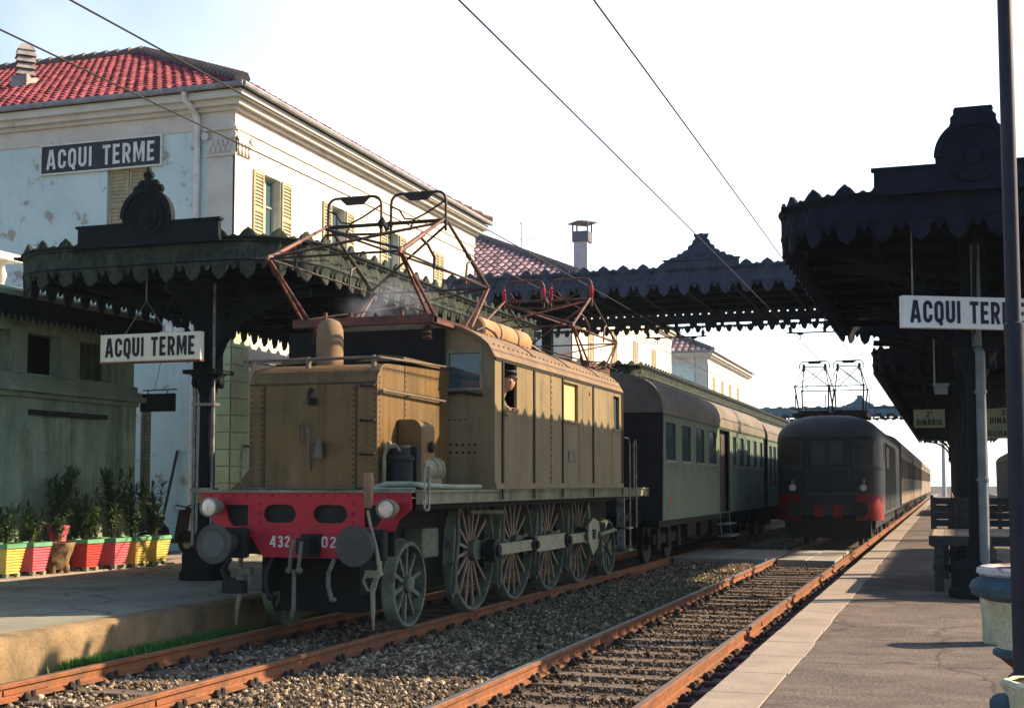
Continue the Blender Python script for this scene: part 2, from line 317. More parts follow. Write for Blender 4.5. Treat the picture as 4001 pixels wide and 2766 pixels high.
# condensed sign-painter's capitals drawn as flat strokes
def _arc(cx, cy, rx, ry, a0, a1, n=6): return [(cx+rx*cos(radians(a0+(a1-a0)*k/n)), cy+ry*sin(radians(a0+(a1-a0)*k/n))) for k in range(n+1)]
def _glyph(ch):
    x0, x1, y0, y1, r = .09, .45, .09, .91, .18; m = (x0+x1)/2
    O = _arc(m,y1-r,r,r,0,180) + _arc(m,y0+r,r,r,180,360) + [(x1,y1-r)]
    stem = [(x0,0),(x0,1)]
    G = {'A': (.64,[[(.09,0),(.285,1)],[(.55,0),(.355,1)],[(.17,.27),(.47,.27)]]),
         'B': (.54,[stem,[(x0,.91)]+_arc(.28,.71,.16,.20,90,-90)+[(x0,.51)],[(.28,.51)]+_arc(.28,.30,.18,.21,90,-90)+[(x0,.09)]]),
         'C': (.53,[[(x1,.64)]+_arc(m,y1-r,r,r,0,180)+_arc(m,y0+r,r,r,180,360)+[(x1,.36)]]),
         'D': (.54,[stem,[(x0,.91)]+_arc(.25,.71,.20,.20,90,0)+_arc(.25,.29,.20,.20,0,-90)+[(x0,.09)]]),
         'E': (.48,[stem,[(x0,.91),(.46,.91)],[(x0,.5),(.41,.5)],[(x0,.09),(.46,.09)]]),
         'I': (.18,[stem]), 'L': (.46,[stem,[(x0,.09),(.45,.09)]]),
         'M': (.74,[stem,[(.65,0),(.65,1)],[(.13,1),(.37,.2),(.61,1)]]),
         'N': (.56,[stem,[(.47,0),(.47,1)],[(.12,1),(.44,0)]]),
         'O': (.54,[O]), '0': (.54,[O]), 'Q': (.54,[O,[(.26,.20),(.42,-.10)]]),
         'R': (.55,[stem,[(x0,.91)]+_arc(.27,.68,.18,.23,90,-90)+[(x0,.45)],[(.27,.45),(.46,0)]]),
         'S': (.53,[_arc(m,y1-r,r,r,10,180)+[(x0,.66),(m,.51),(x1,.36)]+_arc(m,y0+r,r,r,0,-170)]),
         'T': (.52,[[(0,.91),(.52,.91)],[(.26,0),(.26,.9)]]),
         'U': (.54,[[(x0,1)]+_arc(m,y0+r,r,r,180,360)+[(x1,1)]]),
         '1': (.30,[[(.20,0),(.20,1)],[(.02,.78),(.18,.95)]]),
         '2': (.52,[_arc(m,y1-r,r,r,170,-20)+[(x0,.12)],[(x0-.05,.09),(.47,.09)]]),
         '3': (.52,[_arc(m,y1-r,r,r,165,-70)+[(.22,.53)],[(.22,.50)]+_arc(m,y0+r,r,.22,75,-165)]),
         '4': (.56,[[(.40,0),(.40,1)],[(.37,.97),(.06,.30),(.55,.30)]]),
         '°': (.22,[_arc(.11,.86,.08,.10,0,360,10)]), ' ': (.42,[])}
    return G[ch]
def text(body, size, m, parent, name, origin, xdir, zdir, width=None, height=None, heavy=.17, depth=.004, gap=.15, space=1.0):
    tot = 0; lay = []
    for ch in body:
        w_, st = _glyph(ch); w_ *= space if ch == ' ' else 1; lay.append((tot, st)); tot += w_ + gap
    tot -= gap; sx, sz = width/tot, height; x, z = Vector(xdir), Vector(zdir); n = x.cross(z); O = Vector(origin); g = M(); k = 0
    for x0, st in lay:
        for pl_ in st:
            P = [Vector(((x0+a)*sx, b*sz)) for a, b in pl_]; hw = heavy/2; L = []; Rr = []
            for i, p in enumerate(P):
                d1 = (P[i]-P[i-1]) if i else (P[1]-P[0]); d2 = (P[i+1]-P[i]) if i < len(P)-1 else d1
                d1 = d1.normalized() if d1.length > 1e-9 else d2.normalized(); d2 = d2.normalized() if d2.length > 1e-9 else d1
                q = (d1+d2); q = q.normalized() if q.length > 1e-6 else d1; nn = Vector((-q.y, q.x)); s_ = 1/max(.5, nn.dot(Vector((-d1.y, d1.x))))
                o = Vector((nn.x*hw*min(sx*1.0, sz), nn.y*hw*sz*.9)) * s_; L.append(p+o); Rr.append(p-o)
            dd = depth + (k % 7)*.0006; k += 1; c = len(L)
            vs = [O + x*p.x + z*p.y + n*dd for p in L+Rr] + [O + x*p.x + z*p.y for p in L+Rr]
            g.add(vs, [(i,i+1,c+i+1,c+i) for i in range(c-1)] + [(i,2*c+i,2*c+i+1,i+1) for i in range(c-1)] + [(c+i,c+i+1,3*c+i+1,3*c+i) for i in range(c-1)])
    return g.build(name, m, parent, fix=False)
# ================================================================== ground, platforms, tracks
T1, T2, T3 = -6.91, -3.04, 3.9
tag(M().box(-600, 600, -300, 1200, -.9, -.34).build('ground', BALL), kind='structure')
g = M()                                               # ballast bed with a low heap between the two tracks
prof = [(-8.22,-.34),(-8.22,-.17),(-7.9,-.16),(-7.7,-.19),(-6.1,-.19),(-5.9,-.13),(-5.4,-.10),(-4.4,-.11),(-4.0,-.15),(-3.75,-.20),(-2.3,-.20),(-2.1,-.20),(-1.56,-.21),(-1.56,-.34)]
g.prism(prof, -20, 260, 'Y'); tag(g.build('ballast_bed', BALL), kind='structure')
# left platform
tag(M().box(-60, -8.42, -20, 260, -.339, .30).build('platform_floor', ASPHL), kind='structure')
e = M(); ys = np.arange(-2, 60.01, .12); vs = []; fs = []
for i, y in enumerate(ys):
    a, b, c = RNG.normal(0, .008, 3); lip = .02 if (i % 21) else -.015
    vs += [(-8.43, y, .30), (-8.43, y, .306), (-8.26 + a, y, .304), (-8.205 + a + (-.02 if i % 21 == 0 else 0), y, .275 + b), (-8.19 + c, y, .2), (-8.2 + c*1.6, y, -.05), (-8.22 + b, y, -.33), (-8.43, y, -.33)]
for i in range(len(ys) - 1):
    for k in range(8): fs.append((i*8+k, i*8+(k+1) % 8, (i+1)*8+(k+1) % 8, (i+1)*8+k))
e.add(vs, fs); e.box(-8.43, -8.2, 60.0, 250, -.33, .302)
tag(e.build('platform_edge', KERBY, smooth=True), kind='structure')
tag(M().box(-60, -12.98, -20, 200, .296, .318).build('pavement', KERB), kind='structure')
# right platform
tag(M().box(-1.14, 2.3, -6, 200, -.339, .30).build('platform_floor', ASPH), kind='structure')
k = M(); y = 6.0
while y < 200:
    l = .98 + random.uniform(-.02, .02); x = random.uniform(-.006, .006)
    k.box(-1.56 + x, -1.14 + random.uniform(-.016,.016), y, y + l - .006, -.33, .303 + random.uniform(.0, .003)); y += l
tag(k.build('platform_kerb', KERB, bevel=.006), kind='structure')
tag(M().box(5.5, 11, 0, 200, -.339, .30).build('platform_floor', ASPH), kind='structure')
# timber/concrete crossing between the platforms
cr = M()
for x0, x1 in ((-6.08,-5.05),(-5.03,-3.95),(-3.70,-3.06),(-3.04,-2.42)):
    for y in np.arange(30.2, 34.6, .9): cr.box(x0, x1, y, y + .885, -.2, -.012 + random.uniform(-.006, .004))
tag(cr.build('foot_crossing', mat('worn_crossing_slabs', (.34,.32,.28), (.25,.24,.21), 2, bump=.3, rough=.9), bevel=.01), 'pale slab crossing laid between the rails in front of the far train', 'crossing')

def rail(xc, label):
    p = [(-.07,-.15),(.07,-.15),(.07,-.135),(.02,-.118),(.009,-.105),(.009,-.05),(.034,-.036),(.035,-.008),(.028,0),(-.028,0),(-.035,-.008),(-.034,-.036),(-.009,-.05),(-.009,-.105),(-.02,-.118),(-.07,-.135)]
    m = M(); m.prism([(xc + a, b) for a, b in p], -4, 250, 'Y')
    for y in (9.6, 17.2, 26, 35): m.box(xc-.024, xc+.024, y-.3, y+.3, -.10, -.055)        # fishplates
    r = m.build('rail', RAILM, loc=(xc, 8, 0)); tag(r, label, 'rail')
    M().box(xc-.026, xc+.028, -3.9, 249.9, -.004, .003).build('running_surface', RAILT if xc < -6 or xc > -3 else mat('polished_rail_head', (.30,.31,.32), (.22,.22,.22), 5, rough=.35, metal=.6), r)
    return r
rail(T1-.7525, 'rusty rail next to the grassy left platform wall, far wheel side of the brown engine')
rail(T1+.7525, 'rusty rail carrying the near wheels of the brown electric engine')
rail(T2-.7525, 'left rail of the empty track, grey polished head and orange side')
rail(T2+.7525, 'orange rail running beside the right platform kerb')

def sleeper():
    m = M(); m.box(-1.2, 1.2, -.115, .115, -.29, -.152)
    o = m.build('sleeper', SLEEP, loc=(0,0,0), bevel=.012)
    for s in (-1, 1):
        c = M()
        for t in (-1, 1):
            x = s*.7525 + t*.1
            c.box(x-.05, x+.05, -.07, .07, -.152, -.128); c.lathe([(.05,-.13),(.035,-.10),(.02,-.085)], (x, -.03, 0), 6); c.lathe([(.03,-.13),(.022,-.075)], (x+t*.02, .03, 0), 6)
        c.box(s*.7525-.06, s*.7525+.06, -.06, .06, -.152, -.140); c.build('rail_chair', CLIP, o)
    return o
sp = sleeper(); first = True
for tr, y0, y1, lab, grp in ((T2, 8.2, 30.0, 'dark weathered sleeper between the rails of the empty track', 'sleepers of the empty track'),
                        (T1, 8.3, 26.0, 'dark weathered sleeper half buried in stones under the engine track', 'sleepers of the engine track')):
    y = y0
    while y < y1:
        o = sp if first else dup(sp)
        first = False
        o.location = (tr + random.uniform(-.03, .03), y, random.uniform(-.008, .004)); o.rotation_euler = (0, 0, random.uniform(-.012, .012))
        tag(o, lab, 'sleeper', grp); y += .62 + random.uniform(-.03, .03)

# ballast stones: one mesh built with numpy
def stones(zones, m=STONE, name='ballast_stones', lab='loose brown and grey ballast stones heaped between and beside the tracks'):
    ph = (1 + sqrt(5)) / 2
    iv = np.array([(-1,ph,0),(1,ph,0),(-1,-ph,0),(1,-ph,0),(0,-1,ph),(0,1,ph),(0,-1,-ph),(0,1,-ph),(ph,0,-1),(ph,0,1),(-ph,0,-1),(-ph,0,1)], float) / sqrt(1+ph*ph)
    it = np.array([(0,11,5),(0,5,1),(0,1,7),(0,7,10),(0,10,11),(1,5,9),(5,11,4),(11,10,2),(10,7,6),(7,1,8),(3,9,4),(3,4,2),(3,2,6),(3,6,8),(3,8,9),(4,9,5),(2,4,11),(6,2,10),(8,6,7),(9,8,1)])
    C = []; R = []
    for (x0, x1, y0, y1, zf, dens, r0, r1) in zones:
        n = int((x1-x0)*(y1-y0)*dens)
        x = RNG.uniform(x0, x1, n); y = RNG.uniform(y0, y1, n); z = zf(x) + RNG.uniform(-.012, .022, n)
        C.append(np.stack([x,y,z],1)); R.append(RNG.gamma(3, (r1-r0)/5, n).clip(0, r1*1.1) * .8 + r0)
    C = np.concatenate(C); R = np.concatenate(R); n = len(C)
    sc = R[:,None] * RNG.uniform(.6, 1.35, (n,3)) * np.array([1,1,.75])
    V = iv[None] * RNG.uniform(.72, 1.2, (n,12,1)) * sc[:,None]
    A = RNG.normal(0,1,(n,4)); A /= np.linalg.norm(A,axis=1)[:,None]; a,b,c,d = A.T
    Rm = np.stack([1-2*(c*c+d*d),2*(b*c-a*d),2*(b*d+a*c),2*(b*c+a*d),1-2*(b*b+d*d),2*(c*d-a*b),2*(b*d-a*c),2*(c*d+a*b),1-2*(b*b+c*c)],1).reshape(n,3,3)
    Rm = Rm * .6 + np.eye(3) * .4
    V = np.einsum('nij,nkj->nki', Rm, V) + C[:,None]
    F = (it[None] + (np.arange(n)*12)[:,None,None]).reshape(-1)
    me = bpy.data.meshes.new(name); me.vertices.add(n*12); me.vertices.foreach_set('co', V.reshape(-1))
    me.loops.add(len(F)); me.loops.foreach_set('vertex_index', F)
    me.polygons.add(len(F)//3); me.polygons.foreach_set('loop_start', np.arange(0,len(F),3)); me.polygons.foreach_set('loop_total', np.full(len(F)//3,3))
    me.update(calc_edges=True); me.materials.append(m)
    o = bpy.data.objects.new(name, me); COL.objects.link(o)
    return tag(o, lab, 'ballast', kind='stuff')
heap = lambda x: np.interp(x, [a for a, b in prof[1:-1]], [b for a, b in prof[1:-1]])
stones([(-5.98,-3.92, 8, 14, heap, 520, .017, .042), (-5.98,-3.92, 14, 30, heap, 360, .018, .042), (-5.98,-3.9,30,60,heap,40,.03,.05),
        (-8.18,-7.78, 8, 15, heap, 330, .018, .05), (-7.55,-6.25, 8, 16, lambda x: heap(x)+.022, 330, .018, .046),
        ])
stones([(-3.68,-2.4, 8, 18, lambda x: heap(x)+.033, 330, .015, .038), (-3.68,-2.4, 18, 30, lambda x: heap(x)+.03, 210, .017, .038),
        (-2.2,-1.6, 8, 16, lambda x: heap(x)+.01, 330, .015, .04), (-2.2,-1.6, 16, 32, heap, 120, .016, .038)], STONED, 'oily_ballast', 'dark oily ballast stones along the empty track')

def blades(name, spots, label, m):                     # spots: x, y, z, height, spread
    g = M()
    for x, y, z, h, s in spots:
        a = random.uniform(0, 2*pi); b = random.uniform(.2, .9) * s; dx, dy = cos(a), sin(a); wd = random.uniform(.004, .009)
        px, py = -dy*wd, dx*wd
        g.add([(x-px,y-py,z),(x+px,y+py,z),(x+px*.8+dx*b*.4,y+py*.8+dy*b*.4,z+h*.65),(x-px*.8+dx*b*.4,y-py*.8+dy*b*.4,z+h*.65),(x+dx*b,y+dy*b,z+h)], [(0,1,2,3),(3,2,4)])
    return tag(g.build(name, m, fix=False), label, 'weeds', kind='stuff')
sp2 = []
for _ in range(5200):
    c = random.choice([(-8.06,10.75,.13),(-8.04,11.05,.12),(-8.1,11.4,.10),(-8.08,12.0,.12),(-8.1,12.5,.28),(-8.1,13.0,.2),(-8.1,13.5,.3),(-8.12,9.2,.06)])
    x = min(c[0] + random.gauss(0, .06) + .06, -7.86); sp2.append((max(x,-8.16), c[1] + random.gauss(0, c[2]), -.15, random.uniform(.06, .20), .12))
blades('weeds', sp2, 'bright green weeds at the foot of the left platform wall', GRASS)
sp3 = []
for _ in range(3200):
    y = random.triangular(12, 28, 19); x = random.uniform(-5.9, -4.0); sp3.append((x, y, -.13, random.uniform(.03, .10), .06))
blades('track_grass', sp3, 'thin grass growing through the stones between the two tracks', mat('dull_track_grass', (.10,.16,.05), (.16,.19,.07), 8))
# ================================================================== buildings
def louvre_leaf(parent, ax, d, a0, a1, z0, z1, nrm, m=SHUT):
    """one louvred leaf lying in plane ax=d, spanning a0..a1 sideways; nrm = +1/-1 outward sign"""
    t = .035 * nrm; g = M()
    def bx(p0, p1, q0, q1, e0=0, e1=1):
        lo, hi = d + t*e0, d + t*e1
        if ax == 'X': g.box(lo, hi, p0, p1, q0, q1)
        else: g.box(p0, p1, lo, hi, q0, q1)
    f = .05
    bx(a0, a0+f, z0, z1); bx(a1-f, a1, z0, z1); bx(a0+f, a1-f, z0, z0+.07); bx(a0+f, a1-f, z1-.07, z1); bx(a0+f, a1-f, (z0+z1)/2-.03, (z0+z1)/2+.03)
    bx(a0+f, a1-f, z0+.07, z1-.07, .05, .12)
    z = z0 + .09
    while z < z1 - .1:
        lo = d + t*.15; hi = d + t*.85
        if ax == 'X': g.add([(lo,a0+f,z+.045),(hi,a0+f,z),(hi,a1-f,z),(lo,a1-f,z+.045),(lo,a0+f,z+.058),(hi,a0+f,z+.014),(hi,a1-f,z+.014),(lo,a1-f,z+.058)], [(0,1,2,3),(4,5,6,7),(0,1,5,4),(1,2,6,5),(2,3,7,6),(3,0,4,7)])
        else: g.add([(a0+f,lo,z+.045),(a0+f,hi,z),(a1-f,hi,z),(a1-f,lo,z+.045),(a0+f,lo,z+.058),(a0+f,hi,z+.014),(a1-f,hi,z+.014),(a1-f,lo,z+.058)], [(0,1,2,3),(4,5,6,7),(0,1,5,4),(1,2,6,5),(2,3,7,6),(3,0,4,7)])
        z += .078
    return g.build('shutter', m, parent)

def wall(name, m, parent, ax, d0, d1, a0, a1, z0, z1, holes=()):
    g = M(); g.prism([(a0,z0),(a1,z0),(a1,z1),(a0,z1)], d0, d1, ax, [[(p,r),(p,s),(q,s),(q,r)] for p, q, r, s in holes])
    return g.build(name, m, parent)

def open_window(parent, x, yc, z0, z1, w=.75, sw=.42, closed=False):
    """window in a wall facing +X at plane x"""
    y0, y1 = yc - w/2, yc + w/2; g = M()
    fr = M(); t = .05
    for b in ((y0,y0+t,z0,z1),(y1-t,y1,z0,z1),(y0+t,y1-t,z0,z0+t),(y0+t,y1-t,z1-t,z1),(yc-.03,yc+.03,z0+t,z1-t),(y0+t,yc-.03,z0+(z1-z0)*.62,z0+(z1-z0)*.62+.035),(yc+.03,y1-t,z0+(z1-z0)*.62,z0+(z1-z0)*.62+.035)):
        fr.box(x-.22, x-.17, b[0], b[1], b[2], b[3])
    wn = fr.build('window', mat_frame, parent)
    M().box(x-.205, x-.195, y0+t, y1-t, z0+t, z1-t).build('pane', GLASSB, wn)
    M().box(x-.05, x+.06, y0-.08, y1+.08, z0-.07, z0-.004).build('sill', TRIM, wn)
    if closed:
        louvre_leaf(parent, 'X', x+.004, y0, yc-.004, z0, z1, 1); louvre_leaf(parent, 'X', x+.004, yc+.004, y1, z0, z1, 1)
    else:
        louvre_leaf(parent, 'X', x+.006, y0-.03-sw, y0-.03, z0, z1, 1); louvre_leaf(parent, 'X', x+.006, y1+.03, y1+.03+sw, z0, z1, 1)
mat_frame = mat('grey_green_window_frame', (.33,.40,.36), fine=.1)

def tiles(g, O, u, v, U, vmax, tw=.24, tl=.40, seg=5):
    """rows of barrel tiles on a roof face: O origin at eave, u along eave, v up the slope, vmax(u) slope length there"""
    O, u, v = Vector(O), Vector(u).normalized(), Vector(v).normalized(); n = u.cross(v)
    if n.z < 0: n = -n
    nu = int(U / tw); 
    for i in range(nu):
        uc = (i + .5) * tw; L = vmax(uc); nv = int(L / tl)
        for j in range(nv + 1):
            v0 = j*tl; v1 = min((j+1)*tl + .05, L + .05); lift = random.uniform(-.006, .008); vs = []
            if v0 > L: continue
            for k in range(seg + 1):
                a = -1 + 2*k/seg; h = .075 * (1 - a*a); 
                for vv, e in ((v0, .035), (v1, .0)):
                    vs.append(O + u*(uc + a*tw*.46*(1 - .12*(vv == v1))) + v*vv + n*(h*(1 - .15*(vv == v1)) + e + lift))
            fs = [(2*k, 2*k+2, 2*k+3, 2*k+1) for k in range(seg)]
            fs.append(tuple(2*k for k in range(seg+1)))
            g.add(vs, fs)

def hip_building(root, x1, y0, y1, depth, zb, eave, pitch, ridge_axis, tile_m, faces, step=1.0):
    """roof slabs for a hipped block whose track face is x=x1; ridge along 'X' or 'Y'"""
    o = .42; X1, Y0, Y1, X0 = x1+o, y0-o, y1+o, x1-depth-o; z = eave
    if ridge_axis == 'X':
        h = (Y1-Y0)/2; zr = z + h*pitch; A = (X1-h, (Y0+Y1)/2, zr); B = (X0+h, (Y0+Y1)/2, zr)
    else:
        h = (X1-X0)/2; zr = z + h*pitch; A = ((X0+X1)/2, Y0+h, zr); B = ((X0+X1)/2, Y1-h, zr)
    c = [(X1,Y0,z),(X1,Y1,z),(X0,Y1,z),(X0,Y0,z)]
    g = M()
    if ridge_axis == 'X': g.add(c + [A, B], [(0,1,4),(2,3,5),(0,4,5,3),(1,2,5,4),(0,3,2,1)])
    else: g.add(c + [A, B], [(0,4,3),(1,2,5),(0,1,5,4),(2,3,4,5),(0,3,2,1)])
    rf = g.build('roof', tile_m, root)
    t = M(); s = sqrt(1 + pitch*pitch)
    if 'near' in faces:
        if ridge_axis == 'X': tiles(t, (X0, Y0, z), (1,0,0), (0,1,pitch), X1-X0, lambda u: min(h, X1-X0-u, u)*s, .24*step, .4*step)
        else: tiles(t, (X0, Y0, z), (1,0,0), (0,1,pitch), X1-X0, lambda u: min(u, X1-X0-u)*s, .24*step, .4*step)
    if 'track' in faces:
        if ridge_axis == 'X': tiles(t, (X1, Y0, z), (0,1,0), (-1,0,pitch), Y1-Y0, lambda u: min(u, Y1-Y0-u)*s, .24*step, .4*step, 3)
        else: tiles(t, (X1, Y0, z), (0,1,0), (-1,0,pitch), Y1-Y0, lambda u: min(h, u, Y1-Y0-u)*s, .24*step, .4*step, 3)
    t.build('roof_tiles', tile_m, rf)
    r = M()
    def ridge(p, q):
        p, q = Vector(p), Vector(q); n = int((q-p).length/.38)
        for i in range(n):
            a = p.lerp(q, i/n); b = p.lerp(q, (i+1.15)/n); r.tube([a+Vector((0,0,.09)), b+Vector((0,0,.05))], [.16, .13], 7)
    ridge(c[0], A); ridge(c[1] if ridge_axis == 'X' else c[3], A); ridge(A, B)
    r.build('ridge_tiles', RIDGE, rf, smooth=True)
    return rf, zr

def cornice(root, x1, y0, y1, depth, zt, zf, m=TRIM):
    """stacked mouldings round the block, zt = gutter level, zf = bottom of frieze"""
    for a, z0, z1, mm, nm in ((.03, zf, zf+.36, m, 'frieze'), (.12, zf+.36, zf+.44, m, 'cornice'), (.24, zf+.44, zf+.56, m, 'cornice'), (.36, zf+.56, zt-.09, WHITEC, 'cornice')):
        M().box(x1-depth-a, x1+a, y0-a, y1+a, z0, z1).build(nm, mm, root)
    g = M(); a = .40; z = zt - .03
    pts = [(x1-depth-a, y0-a-.05, z), (x1+a+.05, y0-a-.05, z), (x1+a+.05, y1+a, z)]
    g.tube(pts[:2], .065, 8); g.tube(pts[1:], .065, 8); g.build('gutter', GUTTER, root, smooth=True)
WHITEC = mat('white_cornice_paint', (.66,.63,.57), (.58,.54,.48), 2, fine=.08, dirt=(.4,.36,.31), dscale=3, dlo=.62, dhi=.8)

# --- station building
X1, Y0, Y1, DEP, ZE = -14.0, 23.7, 38.3, 34, 9.95
sb = thing('station_building', (-20, 30, .3), 'cream station house, end walls tinted blue for shade, with rose tiled hip roof behind the left canopy', 'building')
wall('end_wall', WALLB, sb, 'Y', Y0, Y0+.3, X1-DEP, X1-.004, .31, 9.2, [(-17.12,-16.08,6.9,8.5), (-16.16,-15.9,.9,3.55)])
wy = [25.32, 28.62, 31.95, 35.25]
wall('track_wall', WALLW, sb, 'X', X1-.3, X1, Y0+.302, Y1, .31, 9.2, [(y-.38,y+.38,6.75,8.44) for y in wy] + [(y-.6,y+.6,.6,3.4) for y in wy])
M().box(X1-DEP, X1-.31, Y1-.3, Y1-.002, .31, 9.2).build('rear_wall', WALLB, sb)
M().box(X1-DEP, X1-.6, Y0+.6, Y0+.62, .4, 9.1).build('room_dark', VOID, sb); M().box(X1-.62, X1-.6, Y0+.63, Y1-.4, .4, 9.1).build('room_dark', VOID, sb)
for i, y in enumerate(wy): open_window(sb, X1, y, 6.75, 8.44, .76, .44, closed=(i == 3))
cl = M().box(-17.12, -16.08, Y0+.10, Y0+.13, 6.9, 8.5).build('shutter_gap_dark', VOID, sb)  # black sheet paints in the dark between the slats
louvre_leaf(sb, 'Y', Y0+.09, -17.1, -16.61, 6.92, 8.48, -1); louvre_leaf(sb, 'Y', Y0+.09, -16.59, -16.1, 6.92, 8.48, -1)
louvre_leaf(sb, 'Y', Y0+.08, -16.15, -15.91, .95, 3.5, -1, mat('green_brown_shutter', (.16,.15,.08), (.11,.11,.06), 4))
cornice(sb, X1, Y0, Y1, DEP, ZE, 9.14)
hip_building(sb, X1, Y0, Y1, DEP, .3, ZE-.02, .50, 'X', TILE, ('near', 'track'))
# corner pilaster with leafy capital
g = M(); g.box(-14.62, -13.96, Y0-.05, Y0-.001, 4.6, 8.56); g.box(-13.999, -13.95, Y0-.05, Y0+.6, 4.6, 8.56)
g.box(-14.66, -13.92, Y0-.09, Y0-.052, 8.54, 8.60); g.build('pilaster', TRIM, sb)
g = M(); g.box(-14.60, -13.93, Y0-.07, Y0-.003, 8.60, 9.08); g.box(-14.68, -13.88, Y0-.13, Y0-.003, 9.08, 9.14)
g.box(-13.998, -13.93, Y0-.068, Y0+.6, 8.60, 9.08)
for x in (-14.62, -13.96):
    g.lathe([(.0,0),(.085,0),(.085,.05),(.05,.05),(.05,.09),(.02,.09)], (x, Y0-.16, 8.97), 12, 'Y')
for y in (Y0+.0, Y0+.58): g.lathe([(.0,0),(.085,0),(.085,.05),(.05,.05),(.02,.07)], (-13.93, y, 8.97), 12, 'X')
for i in range(5):
    for r, zz in ((0,8.63),(1,8.76)):
        x = -14.56 + .115*i + .06*r; g.ball((x, Y0-.075, zz+.06), .05, .035, .09, 7, 5)
for i in range(4):
    for zz in (8.68, 8.82): g.ball((-13.92, Y0+.06+.14*i, zz), .035, .05, .09, 7, 5)
g.build('capital', TRIM, sb, smooth=True)
g = M(); z = .32; i = 0
while z < 4.55:
    a = 0 if i % 2 else .0
    g.box(-14.34, -13.95, Y0-.055, Y0-.001, z, z+.335); g.box(-13.999, -13.945, Y0-.055, Y0+.62, z, z+.335); z += .35; i += 1
g.build('quoin', QUOIN, sb, bevel=.012)
g = M(); x = -14.85
g.tube([(x-.12,Y0-.42,9.9),(x-.12,Y0-.40,9.72),(x-.02,Y0-.25,9.55),(x,Y0-.09,9.38),(x,Y0-.08,9.1),(x,Y0-.08,.4)], .066, 10)
for z in (8.9, 7.6, 6.3, 5.0): g.cyl((x,Y0-.08,z-.03),(x,Y0-.08,z+.03), .068, 10)
g.build('downpipe', WHITEP, sb, smooth=True)
# chimney with louvred head
def chimney(root, x, y, zb, zt, w, m, dark):
    g = M(); g.box(x-w/2, x+w/2, y-w/2, y+w/2, zb, zt-.75*w*2.2); z = zt-.75*w*2.2; body = g
    for i in range(4):
        body.lathe([(w*.66,z+i*w*.36),(w*.74,z+i*w*.36),(w*.56,z+i*w*.36+w*.30)], (x, y, 0), 4)
    top = z + 4*w*.36
    body.lathe([(w*.66,top-.02),(w*.34,top+w*.35),(.02,top+w*.37)], (x,y,0), 4)
    return body.build('chimney', m, root)
g = chimney(sb, -21.7, 26.6, 10.9, 12.62, .46, mat('grey_chimney_render', (.36,.33,.31), (.22,.2,.19), 4), None)

sg = thing('station_sign', (-17.27, Y0-.05, 8.8), 'large black board with white ACQUI TERME lettering high on the shade-tinted end wall', 'sign')
M().box(-18.80,-15.74, Y0-.06, Y0-.012, 8.47, 9.125).build('board', SIGND, sg)
b = M()
for q in ((-18.82,-15.72,9.10,9.135),(-18.82,-15.72,8.46,8.495),(-18.82,-18.785,8.495,9.10),(-15.755,-15.72,8.495,9.10)): b.box(q[0],q[1],Y0-.075,Y0-.008,q[2],q[3])
b.build('border', WHITEP, sg)
text('ACQUI TERME', 1, WHITEP, sg, 'lettering', (-18.66, Y0-.062, 8.58), (1,0,0), (0,0,1), 2.76, .44, .17)

# --- second and third buildings further down the line
def far_block(name, y0, y1, dep, label, zt=9.95, holes=(), win=(), step=1.4):
    r = thing(name, (X1-dep/2, (y0+y1)/2, .3), label, 'building')
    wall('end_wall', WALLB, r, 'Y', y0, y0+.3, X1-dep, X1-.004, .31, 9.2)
    wall('track_wall', WALLW, r, 'X', X1-.3, X1, y0+.302, y1, .31, 9.2, [(y-.45,y+.45,6.75,8.5) for y in win])
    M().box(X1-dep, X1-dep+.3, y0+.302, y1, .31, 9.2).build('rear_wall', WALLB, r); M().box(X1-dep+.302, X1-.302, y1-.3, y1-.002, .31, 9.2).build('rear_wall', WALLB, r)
    for y in win: open_window(r, X1, y, 6.75, 8.5, .9, .5, closed=True)
    cornice(r, X1, y0, y1, dep, zt, 9.14)
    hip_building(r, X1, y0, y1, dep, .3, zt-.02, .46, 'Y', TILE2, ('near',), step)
    g = M(); g.box(X1-.62, X1+.04, y0-.05, y0-.001, .4, 9.1); g.box(X1, X1+.05, y0-.05, y0+.6, .4, 9.1); g.build('pilaster', TRIM, r)
    g = M(); g.tube([(X1-.85,y0-.4,9.85),(X1-.85,y0-.1,9.4),(X1-.85,y0-.08,.5)], .06, 8); g.build('downpipe', WHITEP, r)
    return r
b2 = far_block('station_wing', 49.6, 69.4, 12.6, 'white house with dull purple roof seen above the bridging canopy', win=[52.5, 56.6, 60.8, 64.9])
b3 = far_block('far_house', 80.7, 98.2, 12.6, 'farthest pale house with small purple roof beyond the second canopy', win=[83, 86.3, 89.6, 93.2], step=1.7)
g = M(); x, y = -14.75, 54.0; w_ = .30
g.box(x-w_, x+w_, y-w_, y+w_, 10.0, 12.1)
ch2 = g.build('chimney', mat('pale_blue_chimney_brick', (.42,.47,.50), (.34,.39,.42), 3, bump=.3), b2)
h = M()
h.box(x-.36,x+.36,y-.36,y+.36,12.1,12.55)
for a in (-1,1):
    for c in (-1,1): h.box(x+a*.33-.03,x+a*.33+.03,y+c*.33-.03,y+c*.33+.03,12.55,12.92)
h.lathe([(.68,12.92),(.66,12.96),(.05,13.10)], (x,y,0), 4); h.build('chimney_hood', mat('slate_metal_hood', (.12,.135,.165), (.09,.1,.13), 4), ch2)
g = M(); x, y = -17.2, 53.0; g.cyl((x,y,10.6),(x,y,12.98),.022,6)
for z, l in ((12.2,.75),(11.45,.5)):
    g.cyl((x-.1,y,z),(x+l*1.1,y,z+.02),.010,5)
    for k in range(5): g.cyl((x+.1+l*.2*k, y-.3, z+.014),(x+.1+l*.2*k, y+.3, z+.014),.007,4)
